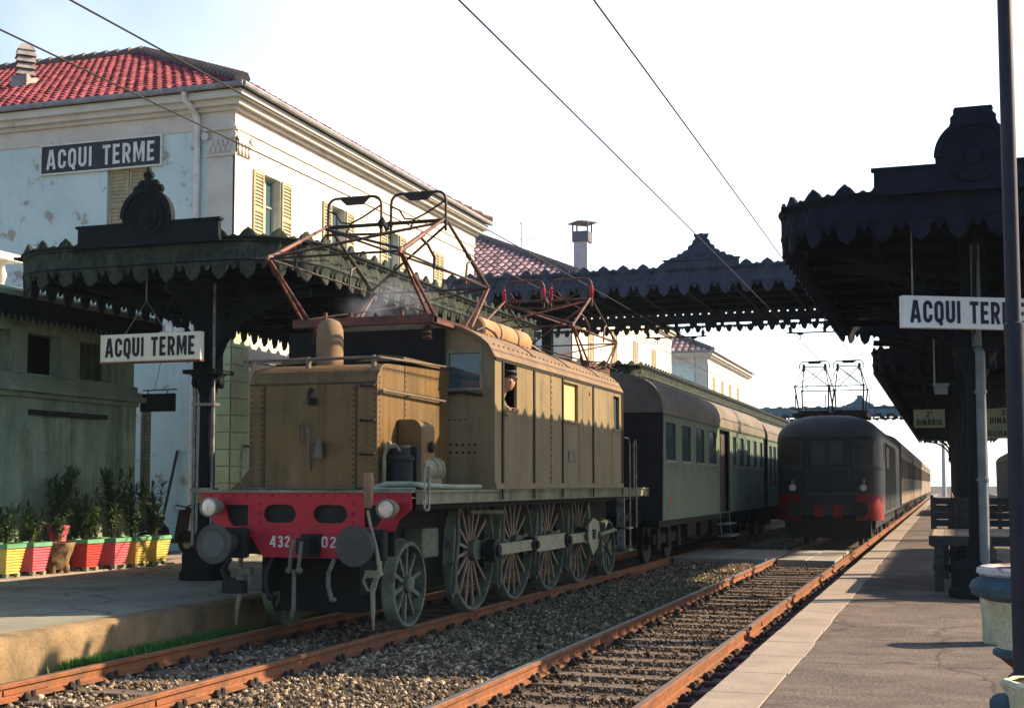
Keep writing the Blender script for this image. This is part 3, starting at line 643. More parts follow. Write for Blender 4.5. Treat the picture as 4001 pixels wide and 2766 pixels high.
g.cyl((x,y,12.98),(x-.15,y,12.7),.012,4); tag(g.build('tv_antenna', STEEL, loc=(x,y,10.6)), 'thin aerial mast with two sets of rods above the purple roof', 'antenna')

# --- low shed on the left
sh = thing('platform_shed', (-15, 15, .3), 'mouldy grey platform building with wooden fringe and dark openings, far left', 'building')
XS, YE = -13.6, 19.72
ops = [(15.6,16.5), (16.86,17.68), (18.16,19.05), (14.2,15.2), (12.8,13.8)]
wall('front_wall', SHED, sh, 'X', XS-.2, XS, 9, YE, .32, 4.4, [(a, b, 3.43, 4.06) for a, b in ops])
M().box(-18, XS-.202, YE-.2, YE, .32, 4.4).build('end_wall', SHED, sh)
M().box(-15.0, -14.9, 9.2, YE-.21, .4, 4.3).build('inner_dark', VOID, sh)
g = M(); g.box(XS, XS+.05, 9, YE+.05, 3.30, 3.40); g.box(XS, XS+.11, 9, YE+.11, 3.22, 3.297); g.box(XS, XS+.16, 9, YE+.16, 3.13, 3.217); g.box(XS, XS+.07, 9, YE+.07, 3.05, 3.127); g.build('string_course', SHEDT, sh)
g = M()
for a in (19.28, 15.35, 11.4): g.box(XS, XS+.06, a, a+.44, .34, 3.046)
for a in (16.9, 17.9, 18.7): g.box(XS, XS+.025, a, a+.05, .5, 3.046)
g.each('pilaster', SHED, sh); M().box(XS, XS+.02, 15.9, 16.88, .34, .62).build('plinth', SHED, sh)
g = M()
for a in (16.5, 17.68, 15.2): g.box(XS, XS+.05, a+.03, a+.33 if a != 17.68 else a+.45, 3.41, 4.12)
g.each('window_post', SHEDT, sh)
g = M(); g.prism([(XS+.40,4.52),(XS+.40,4.60),(XS-.2,4.78),(-18.2,4.78),(-18.2,4.52)], 8.8, YE+.25, 'Y'); g.build('roof', SHEDT, sh)
g = M(); y = 9.0
while y < YE + .2:
    g.prism([(y,4.50),(y+.125,4.50),(y+.125,4.28),(y+.10,4.22),(y+.0625,4.16),(y+.025,4.22),(y,4.28)], XS+.36, XS+.385, 'X'); y += .14
g.box(XS+.345, XS+.40, 8.9, YE+.25, 4.40, 4.519); g.build('fringe_boards', IRON, sh)
g = M(); g.box(XS+.03, XS+.10, 16.9, 18.85, 2.79, 2.86); g.box(XS, XS+.05, 17.2, 17.3, 2.8, 2.85); g.box(XS, XS+.05, 18.5, 18.6, 2.8, 2.85)
tag(g.build('lamp_batten', BLACK, loc=(XS,17.9,2.8)), 'long dark batten fixed across the mouldy shed wall', 'batten')
# small terrace balustrade above the shed
bl = thing('balustrade', (-16, 19.0, 4.78), 'sunlit white stone balustrade above the shed roof at the left edge', 'balustrade')
g = M(); g.box(-16.6, -15.5, 15, 19.2, 4.79, 5.10); g.build('base', TRIM, bl)
g = M(); g.box(-16.5, -15.52, 15, 19.15, 5.62, 5.74); g.build('top_rail', WHITEP, bl); g = M()
for y in np.arange(15.2, 19.1, .36): g.lathe([(.06,5.10),(.07,5.16),(.04,5.22),(.085,5.36),(.045,5.5),(.06,5.56),(.075,5.62)], (-15.72, y, 0), 10)
g.each('baluster', TRIM, bl, smooth=True)
# ================================================================== cast-iron canopies
def outline(x0, x1, y0, y1, r, ds):
    """rounded rectangle path (list of x, y, nx, ny), starting at the far left corner, coming forward, round the front"""
    pts = []
    def seg(a, b, n):
        L = sqrt((b[0]-a[0])**2 + (b[1]-a[1])**2); k = max(1, int(L/ds))
        for i in range(k): pts.append((a[0]+(b[0]-a[0])*i/k, a[1]+(b[1]-a[1])*i/k, *n))
    def arc(c, a0, a1):
        k = max(2, int(abs(a1-a0)*r/ds))
        for i in range(k):
            a = a0 + (a1-a0)*i/k; pts.append((c[0]+r*cos(a), c[1]+r*sin(a), cos(a), sin(a)))
    seg((x0, y1-r), (x0, y0+r), (-1,0)); arc((x0+r, y0+r), pi, 1.5*pi); seg((x0+r, y0), (x1-r, y0), (0,-1)); arc((x1-r, y0+r), 1.5*pi, 2*pi)
    seg((x1, y0+r), (x1, y1-r), (1,0)); arc((x1-r, y1-r), 0, .5*pi); seg((x1-r, y1), (x0+r, y1), (0,1)); arc((x0+r, y1-r), .5*pi, pi)
    return pts

def bump(t, c, w): return exp(-((t-c)/w)**2)
def crest_h(t):   # palmette silhouette 0..1
    return max(.92*bump(t,.5,.12) + .45*bump(t,.32,.09) + .45*bump(t,.68,.09), .28*bump(t,.0,.10) + .28*bump(t,1,.10)) + .05
def lobe_h(t):    # hanging tongue with shoulders, ogee tip and small pendants between
    d = abs(t-.5)
    if d < .245: a = .62 + .38*(1-d/.245)**.75 if d > .07 else .90 + .16*(1-d/.07)
    elif d < .285: a = .60*(1-(d-.245)/.04) + .06
    else: a = .10
    e = min(t, 1-t)
    if e < .075: a = max(a, .46*(1-(e/.075)**2*.45))
    return a
def lobe_old(t):
    d = abs(t-.5); a = 0
    if d < .29: a = 1 - max(0, d-.10)/.19*.42 if d > .10 else 1 - d*.6 + .0
    if d < .29: a = (1.0 - (d/.29)**2.2*.38)
    if d < .05: a = max(a, 1.05 - d*2)
    e = min(t, 1-t)
    if e < .085: a = max(a, .40*(1 - (e/.085)**2*.5))
    return max(a, .06)

def valance(pts, zr0, zr1, ch, lh, unit, thick=.035, closed=True, rows=9, gaps=False):
    """zr0..zr1 solid band, crest above of height ch, hanging lobes below of length lh"""
    g = M(); n = len(pts); u = 0; vs = []; P = pts + ([pts[0]] if closed else [])
    for i, (x, y, nx, ny) in enumerate(P):
        if i: u += sqrt((x-P[i-1][0])**2 + (y-P[i-1][1])**2)
        t = (u/unit) % 1.0; top = zr1 + ch*crest_h(t); bot = zr0 - lh*lobe_h(t)
        zz = [bot, bot+(zr0-bot)*.5, zr0, zr0+.03] + [zr0+.03+(zr1-zr0-.06)*k/(rows-5) for k in range(1, rows-5)] + [zr1-.03, zr1, top][:3]
        for z in zz:
            f = (z-zr0)/(zr1-zr0); d = 0
            if abs(z-zr1) < 1e-6 or abs(z-zr1+.03) < 1e-6: d += .035
            elif abs(z-zr0) < 1e-6 or abs(z-zr0-.03) < 1e-6: d += .022
            elif 0 < f < 1: d += .022*sin(pi*f)*cos(2*pi*(t-.5)) + .012*cos(6*pi*t)*sin(2*pi*f)
            elif f > 1: d += .01
            else: d += .016*bump(t,.5,.12)
            d += RNG.normal(0, .0025)
            vs.append((x+nx*d, y+ny*d, z))
        for z in (zz[0], zz[-1]): vs.append((x-nx*thick, y-ny*thick, z))
    R = len(zz) + 2; m = R - 2; fs = []
    for i in range(len(P) - 1):
        a, b = i*R, (i+1)*R
        for k in range(m-1): fs.append((a+k, b+k, b+k+1, a+k+1))
        fs += [(a+m-1, b+m-1, b+m+1, a+m+1), (a+m+1, b+m+1, b+m, a+m), (a+m, b+m, b, a)]
    return g.add(vs, fs)

def column(parent, x, y, zt, side=1, base=.29):
    z = .3
    g = M(); g.lathe([(base*1.32,z),(base*1.32,z+.10),(base*1.2,z+.14),(base*1.2,z+.36),(base*1.05,z+.42),(base*.75,z+.47)], (x,y,0), 8)
    co = M(); co.lathe([(.17,z+.45),(.15,z+.6),(.125,z+.75),(.115,z+2.6),(.13,z+2.66),(.12,z+2.7),(.16,z+2.82),(.24,z+2.98),(.26,z+3.02)], (x,y,0), 16)
    co.box(x-.27,x+.27,y-.27,y+.27,z+3.02,z+3.08)
    for k in range(8):
        a = 2*pi*k/8; co.ball((x+.2*cos(a), y+.2*sin(a), z+2.9), .055, .055, .09, 6, 5)
    co.box(x-.13,x+.13,y-.13,y+.13,z+3.08,zt)
    for q in (-1,1): co.box(x+q*.13-.025,x+q*.13+.025,y-.155,y+.155,z+3.08,zt-.01)
    c = co.build('column', IRON, parent, smooth=True)
    g.build('pedestal', IRON, c, bevel=.01)
    br = M()
    def arc(dx, dy, L, H):
        pts = []
        for k in range(9):
            a = pi/2*k/8; s = L*(1-cos(a)); h = H*sin(a); pts.append((x+dx*(.14+s), y+dy*(.14+s), z+3.1+h))
        return pts
    H = zt-.3-(z+3.1)
    for dx, dy, L in ((1,0,1.55),(-1,0,1.55),(0,1,1.5),(0,-1,1.0)):
        p = arc(dx, dy, L, H)
        for a, b in zip(p, p[1:]): br.bar(a, b, .05, .11)
        br.bar((x+dx*.1,y+dy*.1,z+3.95),(x+dx*(L+.2),y+dy*(L+.2),zt-.12),.03,.05)
        q = p[4]; br.bar(q, (q[0],q[1],zt-.1), .03, .03)
        m_ = Vector((x+dx*.55,y+dy*.55,zt-.42)); br.lathe([(.16,-.012),(.2,-.012),(.2,.012),(.16,.012)], m_, 14, 'X' if dy else 'Y', False)
    br.build('bracket', IRON, c)
    pp = M()
    if side > 0:
        pp.tube([(x+.02,y-.14,zt-.1),(x+.02,y-.16,z+3.1),(x+.05,y-.32,z+3.0),(x+.05,y-.24,z+2.6),(x+.05,y-.22,z+.30)], .058, 12)
        for zz in (z+1.42, z+2.5): pp.lathe([(.058,zz),(.074,zz+.01),(.074,zz+.05),(.058,zz+.06)], (x+.05,y-.225,0), 12, 'Z', False); pp.box(x-.02,x+.12,y-.2,y-.1,zz+.01,zz+.04)
        pp.lathe([(.09,z+.28),(.07,z+.34)], (x+.05,y-.22,0), 10)
    else:
        for q in (-1, 1): pp.tube([(x+q*.155,y-.12,zt-.1),(x+q*.155,y-.12,z+3.1),(x+q*.155,y-.10,z+2.6),(x+q*.155,y-.10,z+.5)], .028, 7)
        for zz in (z+1.3, z+2.55): pp.box(x-.19,x+.19,y-.14,y+.02,zz,zz+.04)
    pp.build('downpipe', PIPEM if side > 0 else STEEL, c, smooth=True)
    return c

def canopy(name, x0, x1, y0, y1, zs, label, cols, ds=.03, unit=.42, r=1.05, side=1, vm=None, under=True):
    t = thing(name, ((x0+x1)/2, (y0+y1)/2, .3), label, 'canopy', 'iron station canopies')
    zb0, zb1 = zs, zs+.34                                 # solid band
    valance(outline(x0, x1, y0, y1, r, ds), zb0+.0, zb1, .14, .235, unit).build('valance', vm or IRONL, t)
    pth = outline(x0, x1, y0, y1, r, max(ds, .12)); pth.append(pth[0]); g = M()
    for z, d, rr in ((zb1-.012,.035,.026),(zb1-.065,.022,.012),(zb0+.02,.022,.014)): g.tube([(p[0]+p[2]*d, p[1]+p[3]*d, z) for p in pth], rr, 6, False)
    g.build('valance_moulding', IRON, t, smooth=True)
    g = M(); e = .05; xc = (x0+x1)/2
    g.prism([(x0+e,zb1-.05),(xc,zb1-.17),(x1-e,zb1-.05),(x1-e,zb1-.01),(xc,zb1-.12),(x0+e,zb1-.01)], y0+r*.35, y1-r*.35, 'Y')
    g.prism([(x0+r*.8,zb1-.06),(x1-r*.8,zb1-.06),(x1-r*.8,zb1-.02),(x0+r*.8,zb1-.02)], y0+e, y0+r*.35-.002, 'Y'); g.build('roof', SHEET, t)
    g = M(); y = y0 + .7
    while y < y1 - .3:
        g.box(x0+.08, x1-.08, y-.03, y+.03, zb1-.30, zb1-.18); y += 1.25
    for x in (x0+.1, x0+1.1, xc-.3, xc+.3, x1-1.1, x1-.1): g.box(x-.03, x+.03, y0+.6, y1-.6, zb1-.34, zb1-.302)
    g.build('roof_framing', SHEET, t)  # framing takes the underside's painted shade too
    for x, y in cols: column(t, x, y, zb1-.31, side)
    return t

def pediment(parent, xc, y, zb, w, h, arch, crown, m):
    g = M(); g.box(xc-w, xc+w, y-.075, y+.0, zb, zb+h); g.box(xc-w-.03, xc+w+.03, y-.095, y+.02, zb+h, zb+h+.035); g.box(xc-w-.03, xc+w+.03, y-.10, y, zb-.05, zb)
    c = Vector((xc, y-.03, zb+.34)); n = 28; a0 = -.62
    g.prism([(c.x+arch*cos(a0+(pi-2*a0)*k/n), c.z+arch*sin(a0+(pi-2*a0)*k/n)) for k in range(n+1)], y-.085, y+.01, 'Y')
    for r0, r1, d in ((arch-.055,arch+.015,.12),(arch*.62,arch*.70,.115),(arch*.40,arch*.47,.115)):
        ar = [(c.x+r1*cos(pi*k/24), c.z+r1*sin(pi*k/24)) for k in range(25)] if r0 > arch*.8 else None
        if ar:
            ar += [(c.x+r0*cos(pi*k/24), c.z+r0*sin(pi*k/24)) for k in range(24,-1,-1)]; g.prism(ar, y-d, y-.08, 'Y')
        else: g.lathe([(r0,y-.11),(r1,y-.11),(r1,y-.08),(r0,y-.08)], (c.x,0,c.z), 24, 'Y', False)
    g.ball((c.x, y-.085, c.z), arch*.26, .05, arch*.26, 12, 8)
    top = c.z + arch
    if crown == 'palmette':
        for dx, dz, rx, rz in ((-.17,.03,.085,.07),(.17,.03,.085,.07),(-.10,.10,.08,.07),(.10,.10,.08,.07),(0,.10,.09,.12),(0,.20,.06,.09),(0,.29,.035,.07),(-.05,.23,.03,.05),(.05,.23,.03,.05)):
            g.ball((c.x+dx, y-.04, top+dz-.03), rx, .05, rz, 9, 6)
    elif crown == 'block':
        g.prism([(c.x-.26,top-.07),(c.x-.235,top+.0),(c.x-.25,top+.02),(c.x-.19,top+.08),(c.x-.215,top+.10),(c.x-.2,top+.135),(c.x+.2,top+.135),(c.x+.215,top+.10),(c.x+.19,top+.08),(c.x+.25,top+.02),(c.x+.235,top+.0),(c.x+.26,top-.07)], y-.13, y+.03, 'Y')
    return g.build('pediment', m, parent)

c1 = canopy('platform_canopy', -13.2, -8.30, 15.6, 27.4, 4.74, 'dark iron canopy with scalloped fringe and domed pediment on the left platform', [(-10.4,16.95),(-10.4,21.5),(-10.4,26.0)], side=-1)
pediment(c1, -10.52, 15.56, 5.07, 1.14, .24, .40, 'palmette', IRON)
c2 = canopy('platform_canopy', -1.9, 3.1, 15.6, 27.4, 4.74, 'iron canopy, darkened by painted shade, with domed pediment over the right platform, behind the tall pole', [(.37,17.25),(.37,22.0),(.37,26.6)], vm=IRONB)  # right edge widened out of view to shade the empty track's left rail
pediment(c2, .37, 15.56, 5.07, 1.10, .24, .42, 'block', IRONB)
c3 = canopy('platform_canopy', -12.62, -8.30, 36.3, 96, 4.78, 'long iron canopy running beside the green coach on the left platform', [(-10.4,y) for y in (37.8,46,54,62,70)], ds=.06, side=-1)
c4 = canopy('platform_canopy', -1.75, 3.1, 33.9, 96, 4.74, 'long dark iron canopy further down the right platform, beyond the luggage cart', [(.37,y) for y in (35.2,42,49,56,63,70,80,90)], ds=.06, vm=IRONB)  # right edge widened to match, also for its shadow
c5 = canopy('platform_canopy', 5.9, 10.2, 20.4, 34.0, 4.74, 'iron canopy on the third platform at far right, outside the picture edge', [(8,y) for y in (22,27,32)], ds=.1)

def bridge(name, ya, yb, xa, xb, zs, label, ds, unit, IRONB2=None):
    IRONB2 = IRONB2 or IRONBR
    t = thing(name, ((xa+xb)/2, (ya+yb)/2, .3), label, 'canopy', 'iron canopies bridging the tracks')
    pts = []; n = int((xb-xa)/ds)
    p = [(xa+(xb-xa)*i/n, ya, 0, -1) for i in range(n+1)]
    valance(p, zs+.28, zs+.64, .13, .26, unit, closed=False).build('valance', IRONB2, t)
    p = [(xb+(xa-xb)*i/n, yb, 0, 1) for i in range(n+1)]
    g = valance(p, zs+.10, zs+.13, .02, .16, unit*.62, closed=False)
    x = xa
    while x < xb:
        g.box(x, x+random.choice((.10,.2,.32)), yb-.02, yb+.02, zs+.10, zs+.24); x += .42
    g.box(xa, xb, yb-.02, yb+.021, zs+.20, zs+.44)
    x = xa
    while x < xb: g.box(x, x+.19, yb-.018, yb+.018, zs+.441, zs+.50); x += .235
    g.box(xa, xb, yb-.02, yb+.02, zs+.481, zs+.66); g.build('far_valance', IRONB2, t)
    for x in (xa, xb):
        M().box(x-.02, x+.02, ya, yb, zs+.25, zs+.66).build('end_panel', IRONB2, t)
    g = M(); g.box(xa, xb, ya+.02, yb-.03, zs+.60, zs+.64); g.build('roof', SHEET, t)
    g = M()
    for y in np.arange(ya+.6, yb-.3, 1.1): g.box(xa+.1, xb-.1, y-.04, y+.04, zs+.47, zs+.598)
    for x in np.arange(xa+.6, xb-.3, 1.2): g.box(x-.03, x+.03, ya+.1, yb-.1, zs+.40, zs+.468)
    g.build('roof_framing', IRON, t)
    for x in (-10.4, .37):
        for y in (ya+.8, yb-.8): M().box(x-.13, x+.13, y-.13, y+.13, .3, zs+.598).build('post', IRON, t)
    if ya < 50:
        g = M(); g.prism([(-1.2,4.98),(.37,4.90),(2.6,4.98),(2.6,5.04),(.37,4.96),(-1.2,5.04)], ya-1.05, yb-1.2, 'Y'); g.build('gap_roof', SHEET, t)  # added roof panel darkening the bright gap between the two canopies
    xc = -5.05; q = .00322
    g = M(); g.box(xc-.83, xc+.83, ya-.06, ya, zs+.60, zs+.78); g.box(xc-.86, xc+.86, ya-.09, ya+.02, zs+.78, zs+.81)
    hs = [(-.80,.0),(-.72,.06),(-.60,.07),(-.56,.15),(-.45,.15),(-.42,.22),(-.33,.24),(-.31,.33),(-.22,.38),(-.20,.47),(-.14,.52),(-.17,.58),(-.18,.64)]
    poly = [(xc+a*.93, zs+.811+b*.86) for a, b in hs] + [(xc-a*.93, zs+.811+b*.86) for a, b in hs[::-1]]
    g.prism(poly, ya-.05, ya, 'Y')
    for a, b, r in ((0,.2,.17),(-.35,.1,.09),(.35,.1,.09),(0,.48,.09)): g.ball((xc+a, ya-.05, zs+.81+b), r, .04, r, 10, 6)
    g.build('pediment', IRONB2, t)
    return t
IRONBR = mat('blue_painted_iron', (.045,.060,.095), (.03,.042,.07), 4, .4, .65, .65, bump=.25)
bridge('bridge_canopy', 28.5, 35.2, -11.2, 3.2, 5.86, 'dark blue iron canopy bridging both tracks above the coach, with stepped crest', .035, .46)  # right end lengthened out of view to keep sun off the coach
bridge('bridge_canopy', 84, 88, -11.2, 1.0, 5.85, 'second, more distant canopy, blue with painted haze, bridging the tracks behind the far train', .12, .8, mat('hazed_blue_iron', (.12,.20,.27), (.09,.155,.21), 3))  # distance haze mixed into this canopy's paler colour

# ------------------------------------------------------------------ signs under the canopies
hs = thing('hanging_sign', (-10.75, 16.0, 3.65), 'cream enamel ACQUI TERME sign hanging by the left canopy column', 'sign')
M().box(-11.58, -9.92, 15.95, 16.05, 3.445, 3.845).build('board', SIGNW, hs, bevel=.01)
text('ACQUI TERME', 1, INK, hs, 'lettering', (-11.49, 15.947, 3.515), (1,0,0), (0,0,1), 1.48, .275, .19, space=.7)
g = M(); g.box(-11.59,-9.91,15.93,16.07,3.425,3.444); g.build('rusty_edge', RAILM, hs)
g = M(); g.tube([(-11.2,16.0,3.85),(-10.85,16.0,4.32),(-10.5,16.0,3.85)], .008, 5); g.tube([(-10.85,16.0,4.32),(-10.85,16.0,4.80)], .012, 5); g.build('hanger_wire', STEEL, hs)
g = M(); g.ball((-10.28,16.0,3.88),.07,.05,.035,8,5); g.prism([(-10.52,3.86),(-10.51,3.96),(-10.485,4.01),(-10.465,3.96),(-10.445,4.02),(-10.42,3.95),(-10.41,3.86)], 15.98, 16.02, 'Y'); g.build('insulator', WHITEP, hs)

sn = 28; ux, uy = cos(radians(sn)), sin(radians(sn)); O = Vector((-.475, 16.15, 0))
rs = thing('hanging_sign', (O.x+.8*ux, O.y+.8*uy, 3.74), 'white ACQUI TERME sign on the right platform, partly covered by the tall pole', 'sign')
def tilted(m_, a0, a1, d0, d1, z0, z1):
    nx, ny = uy, -ux
    vs = [(O.x+ux*a+nx*d, O.y+uy*a+ny*d, z) for z in (z0, z1) for a, d in ((a0,d0),(a1,d0),(a1,d1),(a0,d1))]
    m_.add(vs, [(0,3,2,1),(4,5,6,7),(0,1,5,4),(1,2,6,5),(2,3,7,6),(3,0,4,7)])
g = M(); tilted(g, 0, 1.66, -.05, .05, 3.555, 3.94); g.build('board', SIGNP, rs, bevel=.008)
text('ACQUI TERME', 1, mat('navy_lettering', (.015,.02,.05), fine=.1), rs, 'lettering', (O.x+ux*.09+uy*.052, O.y+uy*.09-ux*.052, 3.615), (ux,uy,0), (0,0,1), 1.48, .27, .19, space=.7)
g = M()
for a in (.15, 1.5): g.cyl((O.x+ux*a,O.y+uy*a,3.94),(O.x+ux*a,O.y+uy*a,4.85),.01,5)
g.build('hanger_wire', STEEL, rs)

def binario(x0, x1, y, z0, z1, lines, label):
    t = thing('track_sign', ((x0+x1)/2, y, (z0+z1)/2), label, 'sign')
    M().box(x0, x1, y-.03, y+.03, z0, z1).build('plate', SIGNY, t, bevel=.006)
    for body, a, b, wd in lines:
        xm = (x0+x1)/2; text(body, 1, INK, t, 'lettering', (xm-wd/2, y-.031, z0+(z1-z0)*a), (1,0,0), (0,0,1), wd, (z1-z0)*(b-a), .18)
    g = M()
    for x in (x0+.06, x1-.06): g.cyl((x,y,z1),(x,y,4.9),.01,5)
    g.build('hanger_rod', IRON, t)
binario(-.53, -.01, 24.0, 2.68, 3.0, [('2°',.58,.90,.10),('BINARIO',.14,.46,.42)], 'small yellowed platform sign reading 2° BINARIO under the right canopy')
binario(.66, 1.26, 24.0, 2.48, 3.0, [('3°',.76,.95,.10),('BINARIO',.50,.70,.46),('ALESSANDRIA',.08,.26,.54)], 'yellowed sign for track 3 between the iron column and the pole')
lb = M(); lb.box(-.17,.05,23.9,24.1,3.27,3.43); lb.cyl((-.17,24,3.3),(-.17,24,4.9),.012,5); lb.box(-.2,.08,23.88,24.12,3.43,3.45)
tag(lb.build('box_lamp', mat('dull_lamp_glass', (.22,.26,.27), rough=.3), loc=(-.06,24,3.35)), 'small pale box lamp above the 2° BINARIO sign', 'lamp')
bs = thing('blank_sign', (-13.28, 20.0, 3.15), 'blank black panel hanging from a thin arm at the shed corner', 'sign')
M().box(-13.64, -12.93, 19.98, 20.02, 2.98, 3.30).build('panel', BLACK, bs)
g = M(); g.cyl((-13.6,20.0,3.36),(-12.9,20.0,3.37),.014,6); g.box(-13.5,-13.48,19.99,20.01,3.30,3.36); g.box(-13.1,-13.08,19.99,20.01,3.30,3.365); g.cyl((-13.35,20,3.37),(-13.15,20.0,4.3),.006,4); g.build('arm', STEEL, bs)

# ------------------------------------------------------------------ overhead wires
def wire(pts, r, label, grp=None, name='overhead_wire'):
    g = M(); g.tube(pts, r, 6); tag(g.build(name, WIREM, loc=pts[0]), label, 'wire', grp)
for x, l in ((T1-.49,'contact wire at far left, above the left side of the brown engine'),(T1+.49,'contact wire crossing the rose tiled roof, second from the left'),
             (T2-.5,'contact wire over the empty track, the left of the two in the white sky'),(T2+.5,'contact wire over the empty track, the right of the two in the white sky')):
    wire([(x, y, 5.46 + .05*abs(sin(pi*(y+2)/36)) - .03) for y in (-6, -2, 2, 6, 10, 14, 18, 22, 26, 30, 34.9)], .0085, l)
    wire([(x, y, 5.40) for y in (34.95, 50, 66, 84, 100, 130)], .011, 'contact wire continuing down the line past the first bridging canopy', 'contact wires beyond the bridging canopy')
pw = mat('pale_wire', (.45,.62,.70), fine=0)
for p, q, l in (((-.33,20,9.4),(-.20,20,5.0),'pair of thin pale hanging wires in the white sky left of the domed pediment'),((.60,20,9.4),(.36,20,5.0),'pair of thin pale wires standing in the sky above the domed pediment')):
    g = M()
    for d in (0, .11 if p[0] > 0 else .04): g.tube([(p[0]+d,p[1],p[2]),(q[0]+d*.9,q[1],q[2])], .0035, 5)
    tag(g.build('guy_wire', pw, loc=p), l, 'wire')
g = M()
ins = mat('brown_insulator', (.045,.028,.022), rough=.3)
def insulator_set(y, xs, z):
    t = thing('wire_hanger', (xs[1], y, z), 'insulated wire support hanging under the bridging canopy, over %s' % ('the coach track' if xs[0] < -5 else 'the empty track'), 'wire support')
    for x in xs:
        m_ = M(); m_.lathe([(.02,-.14),(.05,-.12),(.05,-.10),(.03,-.09),(.06,-.06),(.06,-.04),(.03,-.03),(.05,.0),(.02,.02)], (x, y, z+.1), 10); m_.cyl((x,y,z+.1),(x,y,z+.32),.015,6); m_.build('insulator', ins, t, smooth=True)
    b = M(); b.cyl((xs[0]-.1, y, z-.05), (xs[-1]+.1, y, z-.05), .02, 6)
    for x in (xs[0]+.25, xs[-1]-.25): b.cyl((x,y,z-.05),(x,y,z-.22),.014,6); b.ball((x,y,z-.08),.09,.04,.035,8,5)
    b.build('bar', BLACK, t)
insulator_set(34.7, [T1-.72, T1+.1, T1+.78], 5.70); insulator_set(34.7, [T2-.78, T2+.1, T2+.78], 5.70)
for x, lab in ((T1, 'left'), (T2, 'right')):
    b = M(); y = 72
    b.cyl((x-.9,y,5.75),(x+.9,y,5.75),.035,6)
    for q in (-.8,.8): b.cyl((x+q,y,5.75),(x+q,y,6.5),.03,6)
    for q in (-.5,.5): b.cyl((x+q,y,5.4),(x+q,y,5.75),.02,6)
    b.cyl((x-1.2 if lab == 'left' else x+1.2, y, 5.75),(x,y,5.75),.02,5)
    tag(b.build('gantry_bar', BLACK, loc=(x,y,5.7)), 'far wire support bar silhouetted on the sky, %s of the far train pantographs' % ('left' if lab=='left' else 'right'), 'wire support')
# ================================================================== the brown electric locomotive
LC = T1; LX = LC + 1.46            # near side plane of the cab
eng = thing('electric_locomotive', (LC, 19.2, 0), 'dusty brown vintage electric locomotive with red buffer beam numbered 432 and raised pantographs', 'locomotive')

# buffer beam with slots
def stadium(x0, x1, z0, z1, n=6):
    r = (z1-z0)/2; c = (z0+z1)/2
    return [(x1-r+r*cos(-pi/2+pi*k/n), c+r*sin(-pi/2+pi*k/n)) for k in range(n+1)] + [(x0+r+r*cos(pi/2+pi*k/n), c+r*sin(pi/2+pi*k/n)) for k in range(n+1)]
YB = 13.3
hole = [stadium(LC-.50, LC-.09, 1.26, 1.465), stadium(LC+.13, LC+.55, 1.26, 1.465),
        [(LC-.90,1.22),(LC-.70,1.22),(LC-.70,1.46),(LC-1.0,1.46),(LC-.96,1.30)], [(LC+.90,1.22),(LC+.96,1.30),(LC+1.0,1.46),(LC+.76,1.46),(LC+.76,1.22)]]
beam = [(LC-1.32,1.60),(LC-1.32,1.42),(LC-1.17,1.30),(LC-1.12,1.18),(LC-.66,1.10),(LC-.50,.87),(LC+.50,.87),(LC+.66,1.10),(LC+1.12,1.18),(LC+1.17,1.30),(LC+1.32,1.42),(LC+1.32,1.60)]
g = M(); g.prism(beam[::-1], YB, YB+.03, 'Y', hole)
def rivet(g, x, y, z, ax='Y', r=.014, s=-1):
    r *= 1.25
    g.lathe([(r, 0), (r*.75, s*r*.6), (r*.15, s*r*.8)], (x, y, z), 7, ax)
for i in range(16): rivet(g, LC-1.2+i*.16, YB, 1.565)
for i in range(9): rivet(g, LC-.50+i*.125, YB, 1.135)
for x in (LC-.55, LC+.62):
    for z in (1.27,1.37,1.48): rivet(g, x, YB, z, r=.018)
for x in (LC-1.27, LC+1.27): rivet(g, x, YB, 1.5, r=.018)
for x in (LC-.3, LC, LC+.3): rivet(g, x, YB, .90)
fb = g.build('buffer_beam', RED, eng)
text('432', 1, WHITEP, fb, 'lettering', (LC-.41, YB-.001, .985), (1,0,0), (0,0,1), .25, .13, .17)
text('021', 1, WHITEP, fb, 'lettering', (LC+.235, YB-.001, .985), (1,0,0), (0,0,1), .25, .13, .17)
M().box(LC-1.34, LC+1.34, YB-.02, YB+.3, 1.602, 1.63).build('beam_cap', SILL, eng)
M().box(LC-1.1, LC+1.1, YB+.06, YB+.09, .9, 1.59).build('beam_backing', BLACK, eng)
# frames and underframe
g = M()
for s in (-1, 1):
    x = LC + s*1.40
    g.box(x-.05*s, x+.03*s, 13.36, 24.75, 1.475, 1.60); g.box(x-.4*s, x+.055*s, 13.36, 24.75, 1.602, 1.632)
g.box(LC-1.35, LC+1.45, 24.76, 24.80, 1.46, 1.63)
g.build('side_sill', SILL, eng, bevel=.004)
g = M(); g.box(LC-.62, LC-.56, 13.5, 24.7, .45, 1.40); g.box(LC+.56, LC+.62, 13.5, 24.7, .45, 1.40); g.box(LC-1.3, LC+1.3, 13.5, 24.7, 1.41, 1.470)
g.box(LC-.5, LC+.5, 14.9, 24.2, .35, 1.3); g.box(LC-.55, LC+.5, 13.8, 14.88, .22, 1.2);  # front block added to black out the bright far leading wheel
g.build('underframe', UNDER, eng)
M().box(LC+.62, LC+.88, 14.72, 15.25, .80, 1.16).build('sand_box', WHEEL, eng, bevel=.02)
